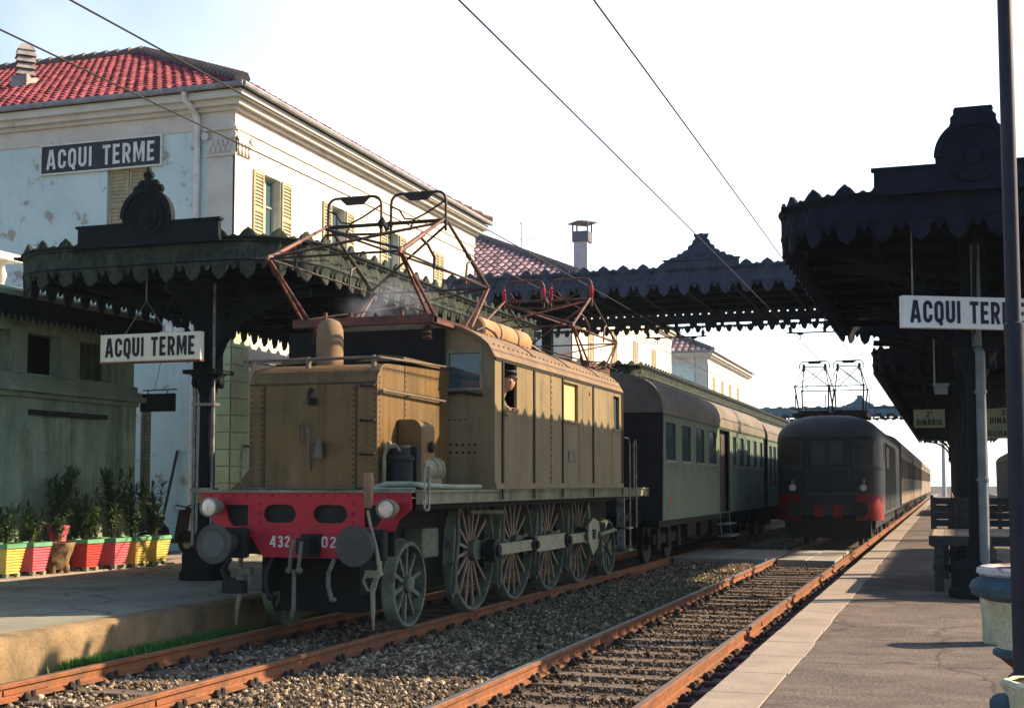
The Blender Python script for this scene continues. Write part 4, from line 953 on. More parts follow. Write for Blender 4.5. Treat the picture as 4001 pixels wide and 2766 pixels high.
# buffers
for s in (-1, 1):
    b = M(); x = LC + s*.86; z = 1.03
    b.lathe([(.215,12.82),(.225,12.835),(.225,12.85),(.06,12.88)], (x,0,z), 28, 'Y'); b.lathe([(.07,12.87),(.07,13.02),(.11,13.02),(.125,13.22),(.17,13.235),(.17,13.30)], (x,0,z), 18, 'Y')
    bb = b.build('buffer', mat('buffer_grey', (.065,.065,.06), (.045,.05,.05), 6, rough=.55, fine=.2) if s < 0 else bpy.data.materials['buffer_grey'], eng, smooth=True)
    if s < 0:
        M().lathe([(.14,12.816),(.14,12.822)], (x,0,z), 24, 'Y').build('worn_disc', mat('worn_buffer_face', (.075,.10,.10), fine=.25, rough=.4), bb)
    M().box(x-.2, x+.2, 13.16, 13.297, .86, 1.2).build('buffer_block', BLACK, eng, bevel=.03)
    b = M(); b.lathe([(.15,25.55),(.22,25.56),(.22,25.6)], (x,0,z), 20, 'Y'); b.cyl((x,24.8,z),(x,25.56,z),.08,12); b.build('buffer', BLACK, eng, smooth=True)
# headlights
for s, z in ((-1,1.44),(1,1.43)):
    h = M(); x = LC + s*1.10 + (.03 if s > 0 else .04); y = 13.06
    h.lathe([(.02,y+.22),(.07,y+.20),(.10,y+.10),(.112,y),(.112,y-.03),(.098,y-.03),(.098,y-.01)], (x,0,z), 22, 'Y', False)
    h.box(x-.02,x+.02,y+.05,YB+.01,z-.03,z+.03); hl = h.build('headlight', SILL, eng, smooth=True)
    l = M(); l.lathe([(.097,y-.012),(.08,y-.030),(.05,y-.04),(.005,y-.044)], (x,0,z), 22, 'Y'); l.build('lens', LENS, hl, smooth=True)
# front hood
HX0, HX1, HY0, HY1 = LC-.79, LC+.84, 13.45, 15.69
pf = [(HY0,1.63),(HY0,2.84)] + [(HY0+.30-.30*cos(pi/2*k/7), 2.84+.24*sin(pi/2*k/7)) for k in range(1,8)] + [(HY1,3.16),(HY1,1.63)]
g = M(); g.prism(pf, HX0, HX1, 'X'); hd = g.build('hood', LOCO, eng, bevel=.012)
g = M()
for x in (HX0+.2, HX1-.26): g.box(x-.012, x+.012, HY0-.008, HY0+.002, 1.66, 2.83)
g.box(HX0+.01,HX1-.01,HY0-.012,HY0+.002,2.835,2.855); g.box(HX0-.004,HX1+.004,HY0-.02,HY0+.01,1.632,1.66)
for x in (HX0+.165, HX1-.30, HX0+.03, HX1-.03):
    for i in range(17): rivet(g, x, HY0, 1.72+i*.066, r=.010)
for yy in (HY0+.02, HY0+.78, HY1-.35):
    for i in range(20): rivet(g, HX1, yy+.03, 1.72+i*.066, 'X', .009, 1)
for zz in (2.78, 3.02):
    for i in range(30): rivet(g, HX1, HY0+.25+i*.062, zz, 'X', .009, 1)
g.box(HX1-.002, HX1+.006, HY0+.76, HY0+.78, 1.66, 3.1); g.box(HX1-.002, HX1+.005, HY0+.0, HY1-.02, 2.755, 2.765)
g.build('seam_strip', SEAM, hd)
g = M()
for z in (2.03, 2.41, 2.8):
    g.tube([(HX1-.2,HY0-.01,z+.02),(HX1-.19,HY0-.05,z),(HX1-.02,HY0-.05,z),(HX1-.01,HY0-.01,z+.02)], .012, 6)
g.each('foot_hold', DARKRIB, hd, smooth=True)
g = M(); g.tube([(HX0-.05,HY0-.06,3.12),(HX1+.05,HY0-.06,3.12)], .018, 8); g.tube([(HX1+.05,HY0-.06,3.12),(HX1+.06,HY1,3.19)], .014, 8); g.tube([(HX0-.05,HY0-.06,3.12),(HX0-.06,HY1,3.19)], .014, 8)
for x in (HX0+.02, LC+.0, HX1-.02): g.box(x-.02,x+.02,HY0-.085,HY0-.02,3.02,3.13); g.ball((x,HY0-.06,3.125),.028)
g.build('top_rail', DULLRAIL, hd, smooth=True)
g = M(); g.prism([(HX1-.62,3.16),(HX1-.3,3.24),(HX1+.0,3.20),(HX1,3.15)], HY0+.75, HY1-.02, 'Y'); g.prism([(HX0,3.15),(HX0+.0,3.20),(HX0+.3,3.24),(HX0+.62,3.16)], HY0+.75, HY1-.02, 'Y')
g.build('top_lid', LOCO, hd)
g = M(); g.tube([(HX1+.05,HY0+.02,2.755),(HX1+.06,HY1-.25,2.74)], .016, 8)
for yy in (HY0+.05, HY0+.85, HY1-.3): g.box(HX1, HX1+.06, yy-.012, yy+.012, 2.73, 2.76)
g.build('side_handrail', DULLRAIL, hd, smooth=True)
g = M(); g.tube([(HX0-.07,HY0+.25,2.14),(HX0-.08,HY0-.02,2.14),(HX0-.085,HY0-.03,2.06),(HX0-.085,HY0-.03,1.74),(HX0-.06,HY0-.03,1.665),(HX0+.05,HY0-.035,1.645),(HX1-.25,HY0-.035,1.645)], .015, 8)
g.build('corner_handrail', DULLRAIL, hd, smooth=True)
g = M(); x = LC-.02
g.tube([(x-.09,HY0-.05,2.24),(x-.085,HY0-.06,2.36),(x-.04,HY0-.06,2.42),(x+.01,HY0-.06,2.38),(x+.03,HY0-.05,2.25),(x+.03,HY0-.03,1.95),(x+.03,HY0-.0,1.85)], .013, 8)
g.cyl((x-.09,HY0-.05,2.17),(x-.09,HY0-.05,2.25),.016,8); g.box(x+.03,x+.17,HY0-.04,HY0-.02,2.17,2.19); g.tube([(x+.15,HY0-.02,2.19),(x+.17,HY0-.07,2.1),(x+.15,HY0-.05,2.0)],[.035,.045,.06],8)
g.build('filler_tap', DULLRAIL, hd, smooth=True)
g = M(); g.tube([(LC+.01,HY0-.0,2.78),(LC+.01,HY0-.05,2.74),(LC+.02,HY0-.08,2.64),(LC+.05,HY0-.07,2.62)],[.03,.025,.02,.02],8); g.box(LC-.005,LC+.08,HY0-.05,HY0+.0,2.60,2.68); g.build('lamp_hook', BLACK, hd, smooth=True)
# curved skirt to the left of the hood
M().prism([(LC-1.10,1.632),(HX0+.01,1.632),(HX0+.01,1.98),(HX0-.08,1.85),(HX0-.18,1.73)], HY0+.12, HY0+.16, 'Y').build('curved_skirt', LOCO, eng)
# exhaust cowl
g = M(); x, y = LC-.13, 14.2
g.tube([(x,y,3.1),(x,y,3.45),(x-.005,y+.01,3.55),(x-.02,y+.03,3.62),(x-.03,y+.05,3.665)],[.165,.165,.16,.135,.07],20); g.build('steam_vent', LROOF, eng, smooth=True)
# air pump and cover on the near running board
g = M(); X0 = HX1+.01
cov = [(X0,1.64),(X0+.30,1.64),(X0+.30,2.33)] + [(X0+.30-.12+.12*cos(pi/2*k/5), 2.33+.12*sin(pi/2*k/5)) for k in range(1,6)] + [(X0,2.45)]
g.prism(cov[::-1], 14.0, 14.42, 'Y'); g.build('pump_cover', LOCO, eng, bevel=.012)
g = M(); g.lathe([(.10,1.64),(.15,1.68),(.15,1.95),(.17,1.97),(.17,2.0),(.12,2.03),(.12,2.10),(.03,2.13)], (X0+.15,13.72,0), 16); g.box(X0+.02,X0+.3,13.86,14.0,1.64,2.12)
g.ball((X0+.33,14.25,2.13),.035,.05,.07); g.build('air_pump', BLACK, eng, smooth=True)
g = M(); c = (X0+.22, 0, 1.86); g.lathe([(.05,14.08),(.12,14.10),(.15,14.2),(.15,14.34),(.165,14.35),(.165,14.39),(.15,14.40),(.15,14.52),(.165,14.53),(.165,14.57),(.13,14.60),(.05,14.63)], c, 18, 'Y')
g.box(X0+.1,X0+.34,14.15,14.55,1.635,1.76); g.ball((X0+.30,14.62,1.93),.05); g.build('pump_motor', SILL, eng, smooth=True)
g = M(); g.prism([(X0+.12+.13*cos(a),1.97+.13*sin(a)) for a in [pi*.02,pi*.25,pi*.5,pi*.75,pi*.98]], 13.92, 14.06, 'Y'); g.build('pump_shroud', HOSE, eng)
g = M(); g.tube([(X0+.06,13.5,1.64),(X0+.06,13.5,2.05),(X0+.08,13.52,2.12),(X0+.16,13.56,2.14),(X0+.2,13.64,2.06)], .02, 8)
g.tube([(X0+.02,13.56,1.64),(X0+.02,13.56,2.0),(X0+.06,13.6,2.11),(X0+.2,13.9,2.12)], .022, 8); g.ball((X0+.1,13.54,2.15),.035); g.build('pump_pipe', SILL, eng, smooth=True)
g = M(); g.tube([(X0-.02,13.4,1.66),(X0+.15,13.38,1.70),(X0+.42,13.42,1.70),(X0+.52,13.6,1.68),(X0+.53,14.6,1.665),(X0+.52,15.4,1.665)], .03, 10); g.tube([(X0,13.34,1.645),(X0+.5,13.34,1.645)], .018, 8)
g.build('brake_pipe', HOSE, eng, smooth=True)
g = M(); x = LX+.02
for q in (0,):
    g.tube([(x,13.30,1.43),(x,13.30,1.86),(x,13.33,1.895),(x,13.40,1.90),(x,13.43,1.865),(x,13.43,1.43),(x,13.40,1.41),(x,13.33,1.41),(x,13.30,1.43)], .014, 8)
g.build('grab_loop', STEEL, eng, smooth=True)
# lever standing at the right buffer
g = M(); g.tube([(LC+.98,12.9,1.42),(LC+1.02,12.9,1.25),(LC+1.09,12.9,1.0),(LC+1.14,12.9,.72)], [.018,.018,.02,.03], 8); cl = g.build('uncoupling_bar', SILL, eng, smooth=True)
g = M(); g.tube([(LC+.99,12.9,1.44),(LC+.99,12.9,1.50),(LC+.99,12.9,1.60),(LC+.99,12.9,1.76),(LC+.99,12.9,1.82)], [.035,.05,.055,.06,.045], 12); g.build('wooden_grip', WOODH, cl, smooth=True)
# draw gear, hoses
g = M(); d_ = .10
M().box(LC-.08+d_,LC+.08+d_,13.1,13.298,.92,1.10).box(LC-.11+d_,LC+.13+d_,13.27,13.298,.88,1.14).build('coupling_block', BLACK, eng); g.tube([(LC-.06+d_,13.02,1.08),(LC-.07+d_,12.98,.95),(LC-.09+d_,12.98,.78)], .022, 8); g.tube([(LC+.03+d_,13.02,1.06),(LC+.04+d_,12.98,.95),(LC+.02+d_,12.98,.78)], .022, 8)
g.ball((LC-.10+d_,12.98,.75),.04); g.ball((LC+.03+d_,12.98,.75),.04); g.cyl((LC-.035+d_,12.98,.76),(LC-.035+d_,12.98,.34),.024,8); g.tube([(LC-.035+d_,12.98,.34),(LC-.06+d_,12.98,.24)],[.03,.02],8); g.build('draw_hook', WHEEL, eng, smooth=True)
for xx in (LC-.35, LC+.42):
    g = M(); g.tube([(xx,13.25,.86),(xx-.02,13.15,.72),(xx-.01,13.12,.58),(xx+.04,13.1,.45)], .026, 8); g.ball((xx+.06,13.1,.43),.045,.03,.03); g.build('air_hose', WHEEL if xx > LC else BLACK, eng, smooth=True)
g = M(); g.tube([(LC-.80,13.1,.86),(LC-.86,13.02,.74),(LC-.80,13.0,.64),(LC-.70,13.02,.62)], .03, 8); g.box(LC-.82,LC-.58,12.95,13.1,.48,.62); g.ball((LC-.62,13.0,.56),.06); g.build('heating_hose', BLACK, eng, smooth=True)
# guard irons
for s in (-1, 1):
    g = M(); x = LC + s*.80
    g.tube([(x+s*.08,13.5,1.1),(x+s*.08,13.45,.75),(x+s*.02,13.4,.55),(x+s*.05,13.35,.30),(x+s*.06,13.34,.09)], [.03,.03,.03,.028,.012], 8)
    g.tube([(x-s*.06,13.42,.72),(x-s*.09,13.40,.62),(x-s*.03,13.38,.52),(x+s*.05,13.38,.52),(x+s*.08,13.40,.66)], .018, 7); g.box(x-.07,x+.09,13.38,13.46,.66,.74)
    g.build('guard_iron', SILL, eng, smooth=True)

# wheels
def wheel(x, y, r, nsp, side, name, crank=0):
    t = M(); o = side
    w_ = .125; xi = x - o*.02
    q = .058 if r > .6 else .065
    t.lathe([(r-q, xi), (r-q+.005, xi+o*w_), (r-.018, xi+o*w_), (r, xi+o*(w_-.02)), (r+.004, xi+o*.03), (r+.028, xi+o*.0), (r+.02, xi-o*.02), (r-q, xi)], (0,y,r), 44, 'X', False)
    root = t.build(name, WHEEL, eng, smooth=True)
    h = M(); h.lathe([(.13 if r > .6 else .10, xi), (.13 if r > .6 else .10, xi+o*.13), (.09 if r > .6 else .07, xi+o*.15), (.01, xi+o*.152)], (0,y,r), 18, 'X')
    if crank:
        a = -.25; h.prism([(y+.14*cos(k), r+.0+.14*sin(k)) for k in np.linspace(pi/2,3*pi/2,8)] + [(y+.30,r-.11),(y+.34,r),(y+.30,r+.11)], xi+o*.10, xi+o*.155, 'X')
        w2 = [(y+(r-.08)*cos(k), r+(r-.08)*sin(k)) for k in np.linspace(pi-.62,pi+.62,12)]; h.prism(w2, xi+o*.03, xi+o*.11, 'X')
    h.each('hub', WHEEL, root)
    s = M()
    for k in range(nsp):
        a = 2*pi*(k+.4)/nsp; c, d = cos(a), sin(a)
        s.bar((xi+o*.055, y+.11*c, r+.11*d), (xi+o*.055, y+(r-.07)*c, r+(r-.07)*d), .04 if r > .6 else .05, .026 if r > .6 else .04, up=(1,0,0))
    s.build('wheel_centre', SPOKE if r > .6 else WHEEL, root)
    return root
DR = [16.62, 18.40, 20.18, 21.96]
for s in (-1, 1):
    xw = LC + s*.75
    wheel(xw, 14.40, .515, 10, s, 'carrying_wheel'); wheel(xw, 24.0, .515, 10, s, 'carrying_wheel')
    for i, y in enumerate(DR): wheel(xw, y, .815, 16, s, 'driving_wheel', 1)
for i, y in enumerate([14.40] + DR + [24.0]):
    M().cyl((LC-.74,y,.515 if i in (0,5) else .815),(LC+.74,y,.515 if i in (0,5) else .815),.08,10).build('axle', UNDER, eng)
# side rods on the near side and the far side
for s in (-1, 1):
    x0 = LC + s*1.00; z = .80; pins = [d+.24 for d in DR]
    for a, b, hh in ((pins[0], pins[1], .16), (pins[1]+.06, pins[2]-.02, .24), (pins[2], pins[3]+.2, .16)):
        g = M(); g.box(x0, x0+s*.055, a, b, z-hh/2, z+hh/2); g.box(x0+s*.056, x0+s*.07, a+.12, b-.1, z-hh/2, z-hh/2+.03); g.box(x0+s*.056, x0+s*.07, a+.12, b-.1, z+hh/2-.03, z+hh/2)
        g.build('coupling_rod', ROD, eng, bevel=.008)
    g = M()
    for p_, r in zip(pins, (.15,.11,.12,.15)): g.lathe([(r,x0-s*.06),(r,x0+s*.09),(r*.55,x0+s*.10),(r*.5,x0+s*.14),(.01,x0+s*.145)], (0,p_,z), 16, 'X')
    g.each('crank_pin', BLACK, eng, smooth=True)
    g = M(); g.tube([(x0+s*.06,22.3,.80),(x0+s*.07,23.6,.86),(x0+s*.08,24.15,.88)], .04, 8); g.prism([(21.5,1.0),(21.8,1.12),(22.2,1.05),(22.3,.85),(22.1,.6),(21.8,.48),(21.55,.7)], x0+s*.09, x0+s*.13, 'X', [[(21.75,.75),(21.75,.92),(22.0,.92),(22.0,.75)]])
    g.tube([(x0+s*.05,21.8,1.1),(x0+s*.05,21.75,1.30),(x0+s*.02,21.9,1.45)], .03, 8); g.build('link_motion', ROD, eng)
    g = M()
    for y in (15.72, 17.52, 19.30, 21.07):
        g.tube([(LC+s*.95,y,1.38),(LC+s*.95,y+.02,1.0),(LC+s*.93,y-.02,.62),(LC+s*.90,y+.02,.30)], .028, 7); g.prism([(y-.06,.62),(y+.05,.7),(y+.1,.45),(y+.05,.22),(y-.04,.3)], LC+s*.80, LC+s*.88, 'X')
    g.each('brake_gear', WHEEL, eng)
    g = M(); g.cyl((LC+s*.9,16.3,1.33),(LC+s*1.2,16.75,1.32),.03,8); g.build('sand_pipe', SILL, eng)
# rear step and rails
for s in (-1, 1):
    g = M(); x = LC + s*1.48
    g.tube([(x,22.62,2.52),(x,22.95,2.52),(x+s*.02,23.0,2.44),(x+s*.02,23.0,.55)], .014, 7); g.tube([(x,23.42,1.6),(x,23.42,2.44),(x+s*.02,23.45,2.50),(x+s*.02,23.50,2.44),(x+s*.02,23.50,.9)], .014, 7)
    g.box(x-.16*s,x-.02*s,22.72,22.76,.5,1.46); g.box(x-.2*s,x+.06*s,22.72,23.05,.90,.93); g.box(x-.2*s,x+.06*s,22.72,23.05,.52,.55); g.build('rear_step', STEEL if s > 0 else BLACK, eng, smooth=True)

# cab body
CY0, CY1, ZF, ZG = 15.70, 22.60, 1.635, 3.31
wins = [(16.06,16.60,2.70,3.285),(18.88,19.67,2.67,3.24),(21.96,22.38,2.65,3.22)]
for s in (-1, 1):
    x = LC + s*1.46
    wall('cab_side', LOCO2, eng, 'X', x-.04*s, x, CY0+.0405, CY1-.0405, ZF, ZG, wins)
    g = M(); xo = x + s*.018
    for y in (16.0, 17.36, 18.79, 20.57, CY1-.03): g.box(x, xo, y-.03, y+.03, 1.50, ZG-.005)
    g.box(x, x+s*.012, CY0, CY1, ZG-.03, ZG); g.build('body_rib', DARKRIB, eng)
    g = M(); g.box(x, x+s*.008, 18.17, 18.23, ZF, ZG-.03); g.box(x,x+s*.005,19.74,19.755,1.72,2.65); g.box(x,x+s*.005,21.84,21.855,1.72,3.2)
    for i in range(20): rivet(g, x+s*.008, 18.2, 1.7+i*.083, 'X', .014, s)
    for i in range(60): rivet(g, x, 15.85+i*.112, 1.665, 'X', .009, s)
    g.box(x, x+s*.022, CY0, CY1, ZF, ZF+.075); g.build('body_seam', LOCO2, eng)
    M().box(x, x+s*.02, 19.12, 19.45, 2.03, 2.21).build('maker_plate', SILL, eng, bevel=.006)
    g = M()
    for a, b, c, d in wins: g.box(x, x+s*.02, a-.03, b+.03, c-.045, c-.002)
    g.each('window_ledge', LOCO2, eng)
g = M(); g.box(LX-.06, LX-.05, 18.8, 19.75, 2.6, 3.29); g.build('window_blind', BLIND, eng)
M().box(LX-.055, LX-.05, 21.9, 22.45, 2.6, 3.28).build('pane', GLASSB, eng); M().box(LX-.07, LX-.06, 21.9, 22.45, 2.6, 2.9).build('window_curtain', WHITEP, eng)
fw = (LC+.83, LC+1.26, 2.93, 3.38)
def arch_z(a): return ZG + .53*max(0, 1 - abs(a/1.46)**2.6)**.62
arch = [(LC+1.46*q, arch_z(1.46*q)) for q in np.linspace(1, -1, 33)]
for yy, nm in ((CY0, 'cab_front'), (CY1, 'cab_rear')):
    g = M(); poly = [(LC-1.46,ZF),(LC+1.46,ZF)] + [(p[0], p[1]-.015) for p in arch]
    hs_ = [[(fw[0],fw[2]),(fw[0],fw[3]),(fw[1],fw[3]),(fw[1],fw[2])], [(2*LC-fw[1],fw[2]),(2*LC-fw[1],fw[3]),(2*LC-fw[0],fw[3]),(2*LC-fw[0],fw[2])]]
    g.prism(poly, yy, yy+.04 if yy == CY0 else yy-.04, 'Y', hs_); cf = g.build(nm, LOCO2, eng)
    d = -1 if yy == CY0 else 1
    f = M()
    for a, b in ((fw[0],fw[1]),(2*LC-fw[1],2*LC-fw[0])):
        for q in ((a-.035,a,fw[2]-.035,fw[3]+.035),(b,b+.035,fw[2]-.035,fw[3]+.035),(a,b,fw[3],fw[3]+.035),(a,b,fw[2]-.035,fw[2])): f.box(q[0],q[1],yy,yy+d*.025,q[2],q[3])
    f.each('window_frame', SILL, cf)
    f = M()
    for a, b in ((fw[0],fw[1]),(2*LC-fw[1],2*LC-fw[0])): f.box(a,b,yy-d*.015,yy-d*.02,fw[2],fw[3])
    f.each('windscreen', GLASSB, cf)
    f = M()
    for a, b in ((fw[0],fw[1]),): f.tube([(a-.04,yy+d*.05,fw[2]-.07),(a+.2,yy+d*.06,fw[2]-.06),(b+.05,yy+d*.05,fw[2]-.10)],.02,7); f.tube([(a+.1,yy+d*.03,fw[2]+.16),(a+.28,yy+d*.03,fw[2]+.10)],.006,4)
    f.build('wiper_rail', BLACK, cf)
g = M()
for i in range(5):
    for j in range(2): g.cyl((LC+.86+.085*i, CY0-.012, 2.10+.10*j),(LC+.86+.085*i, CY0, 2.10+.10*j),.016,7)
for i in range(4): g.cyl((LC+.85+.07*i, CY0-.008, 2.52),(LC+.85+.07*i, CY0, 2.52),.012,7)
g.each('vent_hole', BLACK, eng)
# flat black screen painting in the darkness above the hood, over the cab front
M().box(LC-1.42, LC+.78, CY0-.12, CY0-.002, 3.17, 3.70).build('dark_screen', VOID, eng)
M().box(LC-1.38, LC+1.38, CY0+.06, CY1-.06, 1.64, 1.66).build('cab_floor', BLACK, eng)
M().box(LC-1.0, LC+.55, CY0+.1, CY1-.1, 1.67, 3.2).build('machine_room', VOID, eng)
g = M(); n = len(arch); vs = []
for y in (CY0-.04, CY1+.04):
    vs += [(LC+(p[0]-LC)*1.012, y, p[1]+.012) for p in arch] + [(LC+(p[0]-LC)*.985, y, p[1]-.02) for p in arch]
fs = []
for k in range(n-1): fs += [(k,k+1,2*n+k+1,2*n+k), (n+k+1,n+k,3*n+k,3*n+k+1), (k,n+k,n+k+1,k+1), (2*n+k,2*n+k+1,3*n+k+1,3*n+k)]
fs += [(0,2*n,3*n,n),(n-1,2*n-1,4*n-1,3*n-1)]
g.add(vs, fs); rf = g.build('cab_roof', LROOF, eng, smooth=True)
g = M()
for y in (17.6, 19.4, 21.2):
    for k in range(2, n-2):
        p, q = arch[k], arch[k+1] if k+1 < n else arch[k]; 
    pts = [(LC+(p[0]-LC)*1.014, y, p[1]+.016) for p in arch[1:-1]]; g.tube(pts, .010, 5)
for row in (.93, .72):
    for i in range(34):
        a = 1.46*row; zz = arch_z(a)+.014; g.ball((LC+a*1.012, 15.9+i*.2, zz), .016, .016, .016, 6, 4)
g.each('roof_seam', DARKRIB, rf)
# roof tank
g = M(); tc = (LC+.68, 0, 3.86)
g.lathe([(.02,16.98),(.16,16.99),(.19,17.02),(.19,19.15),(.14,19.24),(.02,19.27)], tc, 24, 'Y'); rt = g.build('roof_tank', mat('dusty_orange_tank', (.34,.20,.09), (.26,.15,.07), 3, rough=.7, dirt=(.16,.1,.05), dscale=3), eng, smooth=True)
g = M()
for y in (17.7, 18.5): g.lathe([(.191,y-.02),(.197,y-.02),(.197,y+.02),(.191,y+.02)], tc, 24, 'Y', False)
g.build('tank_strap', DARKRIB, rt)
g = M(); x = LC+.98
g.tube([(x-.1,16.6,3.78),(x-.08,16.9,3.86),(x-.02,17.1,3.80),(x,17.35,3.68),(x+.02,17.9,3.66),(x,18.3,3.66),(x,18.4,3.72),(x-.02,18.5,3.66),(x,19.2,3.64)], .016, 7)
g.tube([(x-.2,19.3,3.86),(x-.05,19.5,3.74),(x+.2,19.9,3.60),(x+.38,20.1,3.48),(x+.42,20.3,3.36),(x+.48,20.35,3.12)], [.03,.03,.035,.03,.03,.02], 7); g.tube([(x-.1,19.6,3.73),(x+.0,20.6,3.70),(x+.0,22.3,3.68)], .014, 6)
for y in (16.2,16.5,17.4,18.4,19.4,20.6,21.4): g.cyl((x-.02,y,3.52),(x-.02,y,3.68),.018,6); g.ball((x-.02,y,3.69),.03)
g.tube([(x-.2,20.9,3.80),(x-.02,21.0,3.76),(x+.05,21.3,3.72),(x-.05,21.6,3.80)],.03,7); g.build('roof_pipework', PANTD, rf, smooth=True)
g = M()
for k in range(26):
    a = Vector((LC+random.uniform(.55,1.15), random.uniform(21.7,22.7), random.uniform(3.6,3.8))); b = a + Vector((random.uniform(-.1,.35), random.uniform(-.2,.3), random.uniform(-.12,.1))); g.tube([a,(a+b)/2+Vector((0,0,.05)),b], .012, 5)
g.tube([(LC+.95,21.9,3.7),(LC+1.25,22.3,3.55),(LC+1.45,22.62,3.3)],.02,6); g.build('cable_bundle', PANTD, rf)

# pantographs
class MT(M):
    def tube(s, pts, r, n=8, caps=True): return M.tube(s, pts, [v*1.3 for v in r] if isinstance(r, (list, tuple)) else r*1.3, n, caps)
def panto(Yf, Yr, yb0, yb1, ya, zb, zk, za, w, big):
    p = M(); nm = PANT
    for s in (-1, 1): p.box(LC+s*w-.05, LC+s*w+.05, yb0-.05, yb1+.05, zb-.10, zb-.02)
    p.box(LC-w-.16, LC+w+.05, yb0-.06, yb0+.05, zb-.105, zb-.0) ; p.box(LC-w, LC+w, yb1-.05, yb1+.05, zb-.10, zb-.02)
    for x in np.linspace(-w+.15, w-.15, 5): p.cyl((LC+x, yb0+.25, zb-.02),(LC+x, yb0+.25, zb+.08+.04*((x*7)%1)),.03,8)
    root = p.build('pantograph', PANT, eng)
    if big:
        i_ = M()
        for s in (-1,1):
            for y in (yb0+.1, yb1-.1):
                i_.lathe([(.05,zb-.30),(.07,zb-.27),(.04,zb-.25),(.07,zb-.21),(.04,zb-.19),(.06,zb-.15),(.03,zb-.11)], (LC+s*(w-.1),y,0), 10)
        i_.each('insulator', bpy.data.materials['brown_insulator'], root, smooth=True)
    for s in (-1, 1):
        x = LC + s*w
        for (kb, kk) in ((yb0, Yf), (yb1, Yr)):
            g = M(); d = .045
            g.tube([(x-d,kb,zb-.02),(x-.012,kk,zk)], [.022,.016], 8); g.tube([(x+d,kb,zb-.02),(x+.012,kk,zk)], [.022,.016], 8); g.tube([(x,kk-.02,zk-.03),(x,kk,zk+.02),(x,kk+(.04 if kk<ya else -.04),zk+.04)],.028,8)
            g.build('lower_arm', PANT, root, smooth=True)
            g = M(); xa = LC + s*w*.96
            L = Vector((xa,ya+(-.05 if kk < ya else .05),za)) - Vector((x,kk,zk)); P0 = Vector((x,kk,zk))
            g.tube([P0, P0+L*.48, P0+L*.5, P0+L*.53, P0+L], [.032,.030,.038,.024,.019] if big else [.021]*5, 8)
            g.build('upper_arm', PANT if kk < ya else PANTD, root, smooth=True)
    g = MT(); xa = w*.96
    g.tube([(LC-xa,ya,za),(LC+xa,ya,za+.0)], .02, 7)
    g.tube([(LC-xa,ya-.1,za-.12),(LC,ya-.15,za-.16),(LC+xa,ya-.1,za-.05)], .014, 6)
    kf = lambda s, kk, f: Vector((LC+s*w,kk,zk)).lerp(Vector((LC+s*xa,ya,za)), f)
    g.tube([kf(-1,Yf,.0), kf(1,Yf,.0)], .012, 6)
    a, b = kf(-1,Yf,.05), kf(1,Yf,.92); g.tube([a, (a+b)/2, b], [.018,.016,.012], 6)
    a, b = kf(-1,Yf,.95), kf(1,Yf,.05); g.tube([a, (a+b)/2, b], .015, 6)
    a, b = kf(-1,Yr,.05), kf(1,Yr,.95); g.tube([a, b], .013, 6); a, b = kf(1,Yr,.05), kf(-1,Yr,.95); g.tube([a, b], .013, 6)
    g.tube([kf(-1,Yr,.0), kf(1,Yr,.0)], .012, 6)
    for s in (-1,1): a, b = Vector((LC+s*w,Yf,zk)), Vector((LC+s*w,Yr,zk)); g.tube([a, b], .012, 6); g.tube([(LC+s*w,yb0,zb),(LC+s*w*.2,(yb0+Yr)/2,(zb+zk)/2-.06),(LC-s*w,Yr,zk)], .011, 6)
    for s in (-1,1):
        a = kf(s,Yf,.42); g.tube([a, a+Vector((.06*s,.1,-.08)), a+Vector((.1*s,.22,-.22)), a+Vector((.08*s,.25,-.36))], .014, 6)
        a = kf(s,Yr,.42); g.tube([a, a+Vector((0,-.14,-.06)), a+Vector((0,-.18,-.2)), a+Vector((0,-.2,-.34))], .014, 6)
    g.tube([(LC-.1,ya,za),(LC-.02,ya-.1,za+.05),(LC+.05,ya-.05,za-.1)],.025,7)
    g.build('cross_brace', PANTD if big else PANT, root, smooth=True)
    for c in (-.455, .455):
        hw = .385; zt = za+.38; g = M()
        arcp = [(LC+c-hw,ya,za-.16),(LC+c-hw,ya,za+.24)] + [(LC+c-hw+.12-.12*cos(pi/2*k/4),ya,zt-.12+.12*sin(pi/2*k/4)) for k in range(1,5)] + [(LC+c+hw-.12+.12*sin(pi/2*k/4),ya,zt-.12+.12*cos(pi/2*k/4)) for k in range(0,5)] + [(LC+c+hw,ya,za-.14)]
        g.tube(arcp, .019, 8)
        if big: g.prism([(LC+c-.22,zt-.005),(LC+c-.12,zt-.095),(LC+c+.12,zt-.095),(LC+c+.22,zt-.005)], ya-.02, ya+.02, 'Y')
        bow = g.build('collector_bow', PANTD if big else PANT, root, smooth=True)
        if not big:
            i2 = M()
            for s in (-1,1): i2.lathe([(.016,za+.02),(.034,za+.04),(.036,za+.22),(.016,za+.24)], (LC+c+s*hw,ya,0), 8)
            i2.each('red_insulator', bpy.data.materials.get('red_insulator') or mat('red_insulator', (.42,.02,.03), rough=.4, fine=.1), root, smooth=True)
        g = M(); g.tube([(LC+c-hw,ya,za+.22),(LC+c-hw+.12,ya-.01,za+.17),(LC+c-hw+.2,ya-.02,za+.05),(LC+c-.05,ya-.02,za+.03)], .013, 6); g.tube([(LC+c+hw,ya,za+.26),(LC+c+hw*.3,ya-.02,za+.10),(LC+c-.05,ya-.02,za+.03),(LC+c-.1,ya-.05,za-.12)], .013, 6)
        for s in (-1,1): g.cyl((LC+c+s*hw,ya-.015,za+.03),(LC+c+s*hw,ya-.015,za-.05),.03,7)
        g.build('bow_spring', PANTD if big else PANT, root, smooth=True)
panto(14.0, 17.1, 15.0, 16.3, 15.55, 3.80, 4.43, 5.10, .87, True)
